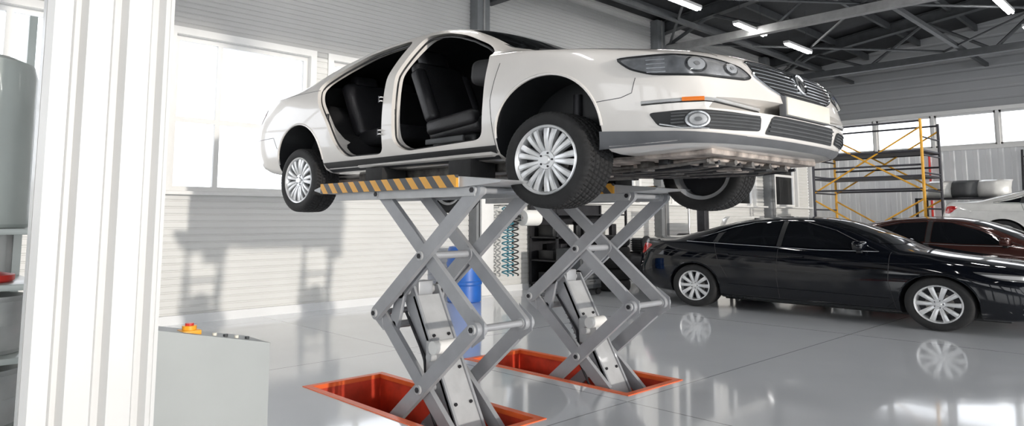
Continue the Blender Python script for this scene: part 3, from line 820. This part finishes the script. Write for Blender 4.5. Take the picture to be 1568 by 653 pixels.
for i in range(0, len(eds), 2): mb.box((eds[i], VF, FZ0), (eds[i+1], VF+.2, FZ1), M_trim)
mb.obj('wall_far', smooth=0, fix=False)
mb = MB()
mb.box((U0, VF-.06, FZ0-.1), (12, VF, FZ0+.01), M_trim); mb.box((U0, VF-.06, FZ1-.01), (12, VF, FZ1+.1), M_trim); mb.obj('trim_far_windows')
for i, (a, b) in enumerate(fw):
    mb = MB()
    for q in ((a,a+.05,FZ0,FZ1),(b-.05,b,FZ0,FZ1),(a,b,FZ0,FZ0+.07),(a,b,FZ1-.07,FZ1)): mb.box((q[0], VF+.06, q[2]), (q[1], VF+.12, q[3]), M_trim)
    mb.box((a, VF+.09, FZ0+.05), (b, VF+.095, FZ1-.05), M_pglass)
    mb.obj('window_%d' % (len(wins)+i+1))
mb = MB()
mb.box((U0, VN-.2, 0), (14, VN, 1.3), M_wall3); mb.box((U0, VN-.2, 4.6), (14, VN, 8.4), M_wall3)
u = U0
while u < 14: mb.box((u, VN-.2, 1.3), (u+.6, VN, 4.6), M_wall3); u += 3.4
mb.obj('wall_near', smooth=0)

PITS = [(-5.54,-3.47,2.90,3.69),(-5.48,-3.45,4.62,5.41)]
mb = MB()
us = sorted({U0-.2, 14, *[p[0] for p in PITS], *[p[1] for p in PITS]}); vsx = sorted({VN-.2, VF+.2, *[p[2] for p in PITS], *[p[3] for p in PITS]})
for i in range(len(us)-1):
    for j in range(len(vsx)-1):
        cu = (us[i]+us[i+1])/2; cv = (vsx[j]+vsx[j+1])/2
        if any(p[0] < cu < p[1] and p[2] < cv < p[3] for p in PITS): continue
        mb.add([(us[i],vsx[j],0),(us[i+1],vsx[j],0),(us[i+1],vsx[j+1],0),(us[i],vsx[j+1],0)], [(0,1,2,3)], M_floor)
mb.obj('floor', smooth=0)
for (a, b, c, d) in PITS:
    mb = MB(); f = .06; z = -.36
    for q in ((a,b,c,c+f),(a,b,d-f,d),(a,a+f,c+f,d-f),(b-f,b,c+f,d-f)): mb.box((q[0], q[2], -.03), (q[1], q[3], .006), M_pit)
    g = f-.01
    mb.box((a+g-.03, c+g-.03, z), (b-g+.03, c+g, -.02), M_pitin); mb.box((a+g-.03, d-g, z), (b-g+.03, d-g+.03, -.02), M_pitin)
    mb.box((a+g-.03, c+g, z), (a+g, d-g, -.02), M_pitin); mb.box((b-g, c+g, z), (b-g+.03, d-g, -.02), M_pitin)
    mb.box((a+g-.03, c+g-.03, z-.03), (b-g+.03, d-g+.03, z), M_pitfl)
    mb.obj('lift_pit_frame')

# roof
mb = MB()
RS = .12
def rz(u): return EAVE+.35+(u-U0)*RS if u < 2 else EAVE+.35+(2-U0)*RS-(u-2)*RS
for a, b in ((U0-.3, 2), (2, 14)):
    mb.add([(a,VN-.3,rz(a)),(b,VN-.3,rz(b)),(b,VF+.3,rz(b)),(a,VF+.3,rz(a)),(a,VN-.3,rz(a)+.15),(b,VN-.3,rz(b)+.15),(b,VF+.3,rz(b)+.15),(a,VF+.3,rz(a)+.15)],
           [(0,1,2,3),(4,5,6,7),(0,1,5,4),(1,2,6,5),(2,3,7,6),(3,0,4,7)], M_roof)
mb.obj('ceiling', smooth=0)
def beam_i(mb, p0, p1, w, h, m, t=.015):
    p0 = Vector(p0); p1 = Vector(p1); d = (p1-p0); L_ = d.length; q = d.to_track_quat('X', 'Z').to_matrix().to_4x4(); T = Matrix.Translation(p0) @ q
    mb.box((0, -w/2, h/2-t), (L_, w/2, h/2), m, 0, T); mb.box((0, -w/2, -h/2), (L_, w/2, -h/2+t), m, 0, T); mb.box((0, -t/2, -h/2), (L_, t/2, h/2), m, 0, T)
for v in (-3.2, 2.9, 8.9, 14.85, 20.8):
    mb = MB()
    beam_i(mb, (U0, v, rz(U0)-.2), (2, v, rz(2)-.2), .22, .3, M_truss)
    beam_i(mb, (2, v, rz(2)-.2), (13, v, rz(13)-.2), .22, .3, M_truss)
    mb.box((U0, v-.09, 5.60), (13, v+.09, 5.78), M_trussl if abs(v-14.85) < .1 else M_truss)
    k = 0; u = U0
    while u < 12.5:
        zt_ = rz(u)-.3; zt2 = rz(min(u+1.5, 13))-.3
        if k % 2 == 0: mb.tube([(u, v, 5.69), (u+1.5, v, zt2)], .045, M_truss, 6)
        else: mb.tube([(u, v, zt_), (u+1.5, v, 5.69)], .045, M_truss, 6)
        u += 1.5; k += 1
    mb.obj('roof_truss', smooth=0)
mb = MB(); u = U0+.6
while u < 13:
    mb.box((u-.04, VN, rz(u)-.2), (u+.04, VF, rz(u)-.02), M_truss); u += 1.5
for u in (-8.3, -4.6, -.8): mb.box((u-.05, VN, 5.78), (u+.05, VF, 5.88), M_truss)
for v0, v1 in ((8.9, 14.85), (14.85, 20.8)):
    for a, b in ((U0+.3, -5), (-5, U0+.3), (-5, 0), (0, -5)): mb.tube([(a, v0, 5.83), (b, v1, 5.83)], .03, M_truss, 6)
mb.obj('roof_purlins', smooth=0)
for v in (8.6, 14.6, 20.4):
    mb = MB(); mb.box((U0-.02, v-.16, 0), (U0+.22, v+.16, EAVE+.3), M_col, .01)
    mb.box((U0+.22, v-.02, 0), (U0+.24, v+.02, EAVE+.3), M_trussl)
    mb.obj('wall_column')
mb = MB(); mb.box((U0+.24, 8.50, 0), (U0+.30, 8.80, 1.78), M_trim, .01); mb.obj('cable_duct')
LZ = 5.68
for u, v in ((-7.3,11.0),(-7.3,13.9),(-7.3,16.4),(-2.9,15.9),(-2.9,18.8),(-2.9,13.0),(-2.9,9.0),(2.0,10.7),(2.0,14),(2,5),(-7.3,5),(-2.9,4),(-5,.5),(1,0)):
    mb = MB(); mb.box((u-.07, v, LZ+.02), (u+.07, v+1.4, LZ+.08), M_fix); mb.cyl((u-.03, v+.03, LZ), (u-.03, v+1.37, LZ), .022, M_tube, n=10); mb.cyl((u+.04, v+.03, LZ), (u+.04, v+1.37, LZ), .022, M_tube, n=10)
    mb.cyl((u, v+.2, LZ+.06), (u, v+.2, rz(u)), .008, M_truss, n=6); mb.cyl((u, v+1.2, LZ+.06), (u, v+1.2, rz(u)), .008, M_truss, n=6)
    mb.obj('ceiling_tube_lamp')

# ------------------------------------------------------------------ cars
build_car('white_sedan', (-1.80, 4.30, 1.63), 1.25, 1.2, PASS, M_white, opened=True, hi=True, wheel_drop=.16)
build_car('black_sedan', (-1.47, 11.08, 0.0), 1.23, 1.2, CAMRY, M_black, hi=False)
build_car('maroon_sedan', (-.5, 14.4, 0.0), 1.2, 1.15, CAMRY, M_brown, hi=False)
build_car('white_saloon', (1.1, 19.0, 0.70), 1.2, 1.15, CAMRY, M_body, hi=False)
mb = MB()
for y in (18.15, 19.55):
    mb.box((-4.2, y, .61), (.8, y+.5, .70), M_liftl, .01); mb.box((-3.4, y+.05, 0), (-3.0, y+.45, .61), M_dsteel, .01); mb.box((-.6, y+.05, 0), (-.2, y+.45, .61), M_dsteel, .01)
mb.obj('low_rise_lift')

# ------------------------------------------------------------------ scissor lifts
def lift(v0, v1):
    root = empty('scissor_lift', (0, 0, 0))
    uL, uR = -4.68, -3.52; zb, zm, zt = -.28, .68, 1.60
    zp = 1.62
    m = MB()
    m.box((-5.46, v0+.02, zp-.0), (-3.62, v1-.02, zp+.075), M_liftl, .006)
    poly = [(-3.62, zp+.075), (-3.62, zp), (-3.22, zp+.02), (-3.20, zp+.035)]
    m.prism(poly, v0+.03, v1-.03, M_liftl)
    m.prism([(-5.46, zp+.075), (-5.46, zp), (-5.62, zp+.03), (-5.62, zp+.04)], v0+.03, v1-.03, M_liftl)
    for s_ in (v0+.06, v1-.12): m.box((-5.3, s_, zp-.06), (-3.5, s_+.06, zp), M_liftl)
    m.obj('platform', root)
    m = MB(); m.box((-5.46, v0, zp+.0), (-3.62, v0+.022, zp+.085), M_haz); m.box((-5.46, v1-.022, zp), (-3.62, v1, zp+.085), M_haz)
    m.obj('hazard_strips', root, smooth=0)
    m = MB()
    for u in (-5.1, -3.95):
        m.box((u-.13, v0+.3, zp+.075), (u+.13, v0+.55, 1.845), M_rub, .01)
    m.obj('rubber_blocks', root)
    m = MB()
    yo = (v0+.07, v1-.07)
    for k, y in enumerate(yo):
        s_ = 1 if k == 0 else -1
        a = (y, y+s_*.04); b = (y+s_*.045, y+s_*.085)
        m.bar((uL, zb), (uR, zm), .052, *a, M_lift); m.bar((uR-.03, zb), (uL, zm), .052, *b, M_lift)
        m.bar((uL, zm), (uR+.02, zt), .052, *a, M_lift); m.bar((uR, zm), (uL, zt), .052, *b, M_lift)
        for p in ((uL, zm), (uR, zm), (uL, zt), (uR, zt), (uL, zb), (uR, zb), ((uL+uR)/2, (zb+zm)/2), ((uL+uR)/2, (zm+zt)/2)):
            m.cyl((p[0], y-s_*.015, p[1]), (p[0], y+s_*.09, p[1]), .034, M_liftl, n=18); m.cyl((p[0], y-s_*.022, p[1]), (p[0], y-s_*.01, p[1]), .020, M_dsteel, n=6)
        for uu, sg in ((uL, -1), (uR, 1)):
            m.prism([(uu+sg*.07, zm-.05), (uu+sg*.07, zm+.05), (uu-sg*.06, zm+.13), (uu-sg*.03, zm), (uu-sg*.06, zm-.13)], *sorted((y+s_*.0405, y+s_*.0445)), M_lift)
    for p in ((uL, zm), (uR, zm), (uL, zt), (uR, zt), ((uL+uR)/2, (zb+zm)/2), ((uL+uR)/2, (zm+zt)/2)):
        m.cyl((p[0], yo[0], p[1]), (p[0], yo[1], p[1]), .024, M_lift, n=14)
    m.obj('scissor_arms', root)
    m = MB(); vc = (v0+v1)/2
    def slab(p0, p1, th, y0, y1, mm, ends=0):
        a = Vector(p0); b = Vector(p1); d = (b-a).normalized(); n = Vector((-d.y, d.x))*th
        m.prism([tuple(a+n), tuple(a-n), tuple(b-n), tuple(b+n)], y0, y1, mm)
    B0, B1 = (-3.76, -.32), (-4.44, .86)
    slab(B0, B1, .075, vc-.125, vc-.105, M_lift); slab(B0, B1, .075, vc+.105, vc+.125, M_lift)
    slab((-3.76+.045, -.30), (-4.41+.045, .82), .012, vc-.125, vc+.125, M_liftl)
    for dv in (-.055, .055):
        m.cyl((-3.84, vc+dv, -.25), (-4.28, vc+dv, .52), .042, M_liftl); m.cyl((-4.28, vc+dv, .52), (-4.29, vc+dv, .55), .05, M_dsteel)
        m.cyl((-4.28, vc+dv, .52), (-4.42, vc+dv, .82), .022, M_steel)
    for dv in (-.20, .17):
        m.bar((-4.44, .86), (-4.10, 1.14), .055, vc+dv, vc+dv+.03, M_lift); m.bar((-4.44, .86), (-4.52, .60), .05, vc+dv, vc+dv+.03, M_lift)
    m.cyl((-4.44, yo[0]+.05, .86), (-4.44, yo[1]-.05, .86), .034, M_liftl); m.cyl((-4.52, vc-.2, .60), (-4.52, vc+.2, .60), .028, M_liftl)
    m.cyl((-4.10, vc-.25, 1.14), (-4.10, vc+.25, 1.14), .028, M_lift); m.box((-4.50, vc-.07, .80), (-4.38, vc+.07, .93), M_lift, .012)
    m.cyl((-4.06, yo[0]+.05, .42), (-4.06, vc-.12, .42), .03, M_liftl); m.cyl((-3.98, vc-.24, .50), (-3.98, vc-.04, .50), .048, M_paper, n=16)
    m.box((-4.16, vc-.16, .30), (-3.96, vc-.128, .52), M_liftl, .006)
    # bolts and slots on the strut face
    for t in (.15, .35, .55, .75):
        p = Vector((-3.76+.06, -.30)).lerp(Vector((-4.41+.06, .82)), t)
        m.cyl((p.x, vc-.07, p.y), (p.x+.012, vc-.07, p.y+.007), .012, M_dsteel, n=8); m.cyl((p.x, vc+.07, p.y), (p.x+.012, vc+.07, p.y+.007), .012, M_dsteel, n=8)
    d = (Vector(B1)-Vector(B0)); L_ = d.length; d.normalize(); n = Vector((-d.y, d.x))
    base = Vector(B0)+n*.09; poly = []
    for i in range(22):
        t = i/22*L_*.8; poly += [tuple(base+d*t+n*.03), tuple(base+d*(t+.02)+n*.065), tuple(base+d*(t+.026)+n*.03)]
    poly += [tuple(base+d*L_*.8), tuple(base)]
    m.prism(poly, vc-.05, vc+.05, M_dsteel)
    for dv in (-.15, .15):
        m.tube([(-3.9, vc+dv, -.3), (-4.15, vc+dv, .1), (-4.2, vc+dv*.95, .4), (-4.45, vc+dv*.9, .7)], .011, M_dsteel, 8)
    m.box((-5.2, yo[0]-.03, -.36), (-3.45, yo[0]+.09, -.31), M_liftl); m.box((-5.2, yo[1]-.09, -.36), (-3.45, yo[1]+.03, -.31), M_liftl)
    m.obj('hydraulic_strut', root)
lift(2.97, 3.64); lift(4.68, 5.35)

# ------------------------------------------------------------------ left foreground
mb = MB()
cols = [(.435,0),(.45,.035),(.50,.04),(.515,.0),(.53,0),(.545,.035),(.615,.04),(.63,0),(.65,0),(.665,.035),(.735,.04),(.75,.0),(.77,0),(.785,.03),(.805,.03)]
vs = []
for v, d in cols: vs += [(-2.62+d, v, -.0), (-2.62+d, v, 6.0)]
mb.add(vs, [(2*i, 2*i+1, 2*i+3, 2*i+2) for i in range(len(cols)-1)], M_clad)
mb.box((-2.68, .435, 0), (-2.63, .805, 6.0), M_clad); mb.box((-2.68, .800, 0), (-2.585, .812, 6.0), M_clad)
mb.obj('corrugated_partition_post', smooth=0, fix=False)

root = empty('lift_control_cabinet', (0, 0, 0))
m = MB(); m.prism([(.98,.0),(1.48,.0),(1.48,.835),(.98,.945)], -3.42, -3.15, M_cab, 'front'); m.obj('housing', root, smooth=0)
m = MB(); m.box((-3.40, .965, .05), (-3.17, .981, .90), M_cabd)
for i in range(12): m.box((-3.38, .958, .12+.05*i), (-3.19, .967, .14+.05*i), M_plast)
m.box((-3.44, .965, .0), (-3.13, 1.495, .04), M_cabd); m.obj('side_vent', root)
m = MB(); sl = -.22
def topz(v): return .945+(v-.98)*sl
m.cyl((-3.25, 1.15, topz(1.15)), (-3.25, 1.15, topz(1.15)+.03), .03, M_yel, n=20); m.box((-3.29, 1.11, topz(1.15)-.01), (-3.21, 1.19, topz(1.15)+.012), M_yel, .004)
m.cyl((-3.25, 1.15, topz(1.15)+.03), (-3.25, 1.15, topz(1.15)+.04), .018, M_red, n=20)
for i, v in enumerate((1.25, 1.30, 1.35, 1.40)):
    m.cyl((-3.22, v, topz(v)), (-3.22, v, topz(v)+.012), .010, M_cabd if (i % 2) else M_plate, n=14)
m.obj('buttons', root)

root = empty('storage_rack', (0, 0, 0))
m = MB()
for u in (-4.85, -4.15):
    for v in (-.35, .74): m.box((u-.02, v-.02, 0), (u+.02, v+.02, 2.6), M_tank)
for z in (.06, .38, .74, 1.09, 1.36): m.box((-4.87, -.37, z-.03), (-4.13, .76, z), M_tank, .004)
vv = []
for i in range(24):
    v = -.35+i*.0475; vv += [(-4.86+(.02 if i % 2 else 0), v, .06), (-4.86+(.02 if i % 2 else 0), v, 1.36)]
m.add(vv, [(2*i, 2*i+1, 2*i+3, 2*i+2) for i in range(23)], M_drum)
m.obj('frame', root)
b = MB(); b.lathe([(.001, 1.362), (.27, 1.362), (.285, 1.38), (.275, 1.42), (.27, 2.15), (.25, 2.22), (.18, 2.25), (.001, 2.26)], M_tank, (-4.5, .46, 0), n=48); b.obj('grey_canister')
for z in (.742, .382, .062):
    r = .2; b = MB(); b.lathe([(.001, z), (r, z), (r+.008, z+.02), (r, z+.04), (r, z+.12), (r+.008, z+.14), (r, z+.16), (r, z+.24), (r+.008, z+.255), (r, z+.27), (r, z+.28), (.001, z+.285)], M_drum, (-4.42, .53, 0), n=40)
    b.obj('metal_drum')
z = 1.092
b = MB(); b.lathe([(.001,z),(.16,z),(.17,z+.01),(.17,z+.035),(.10,z+.05),(.05,z+.09),(.045,z+.15),(.03,z+.16),(.001,z+.16)], M_red, (-4.38, .50, 0), n=32); b.obj('red_funnel_can')

# ------------------------------------------------------------------ back wall equipment
b = MB(); b.lathe([(.001,0),(.27,0),(.29,.02),(.29,.28),(.305,.30),(.305,.34),(.29,.36),(.29,.60),(.305,.62),(.305,.66),(.29,.68),(.285,.88),(.26,.93),(.20,.94),(.001,.94)], M_blue, (-9.2, 7.75, 0), n=40)
b.cyl((-9.1, 7.75, .93), (-9.1, 7.75, .97), .035, M_plast); b.obj('blue_barrel')
b = MB()
for k in range(3):
    P = [(-9.45+.07*math.cos(t*.5)+.02*k, 8.95+.11*k+.05*math.sin(t*.5), .35+t*.0085) for t in range(150)]
    b.tube(P, .013, M_teal if k < 2 else M_plast, 6)
b.tube([(-9.87, 8.9, 1.65), (-9.45, 8.95, 1.66), (-9.45, 9.17, 1.66), (-9.87, 9.2, 1.65)], .014, M_steel); b.obj('coiled_air_hose')
b = MB(); b.cyl((-9.35, 9.3, 1.42), (-9.35, 9.7, 1.42), .15, M_paper, n=28); b.cyl((-9.35, 9.25, 1.42), (-9.35, 9.75, 1.42), .03, M_steel)
b.box((-9.85, 9.24, 1.36), (-9.32, 9.26, 1.48), M_steel); b.box((-9.85, 9.74, 1.36), (-9.32, 9.76, 1.48), M_steel); b.box((-9.89, 9.2, 1.3), (-9.84, 9.8, 1.55), M_steel)
b.obj('paper_roll_holder')
b = MB()
for v in (10.0, 12.2):
    for u in (-9.8, -9.1): b.box((u-.02, v-.02, 0), (u+.02, v+.02, 1.7), M_dsteel)
for z in (.15, .6, 1.05, 1.5): b.box((-9.82, 9.98, z-.03), (-9.08, 12.22, z), M_dsteel)
b.box((-9.84, 9.98, .1), (-9.82, 12.22, 1.7), M_dsteel)
for i in range(27):
    v = 10.1+(i//3)*.235; z = (.15, .6, 1.05)[i % 3]; s_ = .10+.1*random.random()
    b.box((-9.7, v, z), (-9.7+.4, v+s_, z+s_*1.6), random.choice((M_plast, M_plastg, M_cabd, M_dsteel, M_plast, M_body)), .01)
b.obj('parts_shelf')
b = MB()
for i in range(5):
    z = .11+i*.215
    b.lathe([(.2, z-.09), (.27, z-.107), (.31, z-.09), (.33, z-.05), (.33, z+.05), (.31, z+.09), (.27, z+.107), (.2, z+.09), (.2, z-.09)], M_rub, (-8.6, 11.1, 0), n=40)
b.obj('tyre_stack')
# air compressor
b = MB(); b.lathe([(.001,-.75),(.15,-.73),(.25,-.62),(.28,-.5),(.28,.5),(.25,.62),(.15,.73),(.001,.75)], M_dsteel, (-8.7, 12.35, .42), 'Y', 32)
for y in (11.9, 12.8): b.box((-8.9, y-.03, 0), (-8.84, y+.03, .25), M_dsteel); b.box((-8.56, y-.03, 0), (-8.5, y+.03, .25), M_dsteel)
b.box((-8.85, 11.95, .68), (-8.55, 12.75, .72), M_plast); b.box((-8.82, 12.0, .72), (-8.58, 12.3, 1.0), M_plastg, .03); b.cyl((-8.7, 12.42, .88), (-8.7, 12.75, .88), .13, M_plast, n=24)
for i in range(5): b.box((-8.84, 12.0, .76+.045*i), (-8.56, 12.3, .775+.045*i), M_dsteel)
b.cyl((-8.52, 12.1, .88), (-8.49, 12.1, .88), .17, M_plast, n=28); b.obj('air_compressor')
root = empty('tyre_changer', (-8.3, 13.6, 0))
m = MB(); m.box((-.35, -.45, 0), (.35, .35, .75), M_plastg, .03); m.cyl((0, -.1, .75), (0, -.1, .82), .1, M_steel); m.cyl((0, -.1, .82), (0, -.1, .86), .34, M_dsteel, n=32)
m.box((-.1, .3, .2), (.1, .5, 1.75), M_dsteel, .02); m.box((-.05, -.2, 1.62), (.05, .45, 1.72), M_dsteel, .01); m.cyl((0, -.18, 1.75), (0, -.18, 1.0), .025, M_steel)
m.lathe([(.2, .87), (.27, .865), (.31, .885), (.32, .92), (.32, 1.02), (.31, 1.06), (.27, 1.08), (.2, 1.07), (.2, .87)], M_rub, (0, -.1, 0), n=32)
m.cyl((-.2, .5, .1), (-.2, .5, .8), .15, M_red, n=20); m.obj('machine', root)
b = MB(); b.box((-8.9, 9.75, .12), (-8.3, 10.35, .85), M_cabd, .02)
for i in range(5): b.box((-8.3, 9.8, .2+.12*i), (-8.285, 10.3, .29+.12*i), M_plastg, .004); b.box((-8.285, 9.95, .25+.12*i), (-8.265, 10.15, .262+.12*i), M_steel)
for u in (-8.85, -8.35):
    for v in (9.8, 10.3): b.cyl((u-.02, v, .06), (u+.02, v, .06), .06, M_rub)
b.obj('tool_trolley')
def spare(nm, c, w, mm):
    b = MB(); vs = []; n = 24
    for i in range(n+1):
        t = -1+2*i/n; y = t*w; x = .35*abs(t)**3
        for z, o in ((0, .05), (.1, 0), (.25, .01), (.38, .07), (.45, .16)): vs.append((c[0]+x+o-.2, c[1]+y, c[2]+z))
    fs = [(i*5+j, (i+1)*5+j, (i+1)*5+j+1, i*5+j+1) for i in range(n) for j in range(4)]
    b.add(vs, fs, mm); o = b.obj(nm, smooth=60); md = o.modifiers.new('s', 'SOLIDIFY'); md.thickness = .02; return o
b = MB()
for u in (-8.7, -7.8):
    for v in (14.5, 15.9): b.box((u-.03, v-.03, 0), (u+.03, v+.03, .96), M_dsteel)
b.box((-8.75, 14.45, .96), (-7.75, 15.95, 1.0), M_dsteel, .005); b.obj('workbench')
spare('spare_bumper', (-8.2, 15.2, 1.01), .7, M_body)

root = empty('scaffold_tower', (-6.6, 20.0, 0))
m = MB(); W_, Dp, H_ = 1.35, .75, 3.9
for x in (-W_, W_):
    for y in (-Dp, Dp): m.cyl((x, y, 0), (x, y, H_), .035, M_scafk if x*y > 0 else M_scafy, n=10)
for lvl in (0.3, 2.1):
    for x in (-W_, W_):
        for z in (lvl, lvl+.45, lvl+.9, lvl+1.35): m.cyl((x, -Dp, z), (x, Dp, z), .022, M_scafk, n=8)
    for y in (-Dp, Dp):
        m.cyl((-W_, y, lvl), (W_, y, lvl+1.6), .022, M_scafy, n=8); m.cyl((W_, y, lvl), (-W_, y, lvl+1.6), .022, M_scafy, n=8)
for z in (2.15, 2.75, 3.1, 3.85):
    for y in (-Dp, Dp): m.cyl((-W_, y, z), (W_, y, z), .025, M_scafk, n=8)
m.box((-W_, -Dp, 2.45), (W_, Dp, 2.50), M_scafk); m.box((-W_, -Dp, 3.1), (W_, Dp, 3.14), M_scafk)
m.obj('frame', root)
b = MB()
for u in (-3.9, -3.4): b.cyl((u, VF-.75, 0), (u, VF-.15, 3.3), .03, M_dsteel, n=8)
for i in range(12): b.cyl((-3.9, VF-.71+.048*i, .25+.26*i), (-3.4, VF-.71+.048*i, .25+.26*i), .018, M_dsteel, n=8)
b.obj('ladder')
b = MB()
for u in (-6.2, -3.0): b.cyl((u, VF-.1, 0), (u, VF-.1, 3.4), .03, M_red, n=8)
b.obj('red_pipes')
b = MB()
for u in (-5.9, -3.9):
    for v in (20.9, 21.8): b.box((u-.03, v-.03, 0), (u+.03, v+.03, 1.95), M_dsteel)
for z in (.7, 1.4, 1.95): b.box((-5.93, 20.87, z-.04), (-3.87, 21.83, z), M_dsteel)
b.obj('panel_rack')
for i, (u, z) in enumerate(((-5.5, 1.96), (-4.9, 1.96), (-4.3, 1.96))):
    o = spare('spare_fender', (0, 0, 0), .42, M_body if i != 1 else M_plastg); o.location = (u, 21.35, z); o.rotation_euler = (.0, 0, 1.4)

# ------------------------------------------------------------------ world, lights
w = bpy.data.worlds.new('world'); S.world = w; w.use_nodes = True
bg = w.node_tree.nodes['Background']; bg.inputs[0].default_value = (.97, .985, 1.0, 1); bg.inputs[1].default_value = 2.7
sun = bpy.data.lights.new('sun', 'SUN'); sun.energy = 1.7; sun.angle = math.radians(1.2); sun.color = (1, .93, .84)
so = bpy.data.objects.new('sun', sun); COL.objects.link(so)
so.rotation_euler = Vector((-1, .06, -.10)).to_track_quat('-Z', 'Y').to_euler()

# ------------------------------------------------------------------ camera
cam = bpy.data.cameras.new('camera'); co = bpy.data.objects.new('camera', cam); COL.objects.link(co)
F = 1060/1568
pitch = math.radians(6)
cam.sensor_fit = 'HORIZONTAL'; cam.sensor_width = 36; cam.lens = 36*F; cam.clip_end = 200
hor = 335-326.7
cam.shift_y = -(1060*math.tan(pitch)-hor)/1568
co.location = (0, 0, 1.41); co.rotation_euler = (math.pi/2+pitch, 0, math.radians(46))
S.camera = co
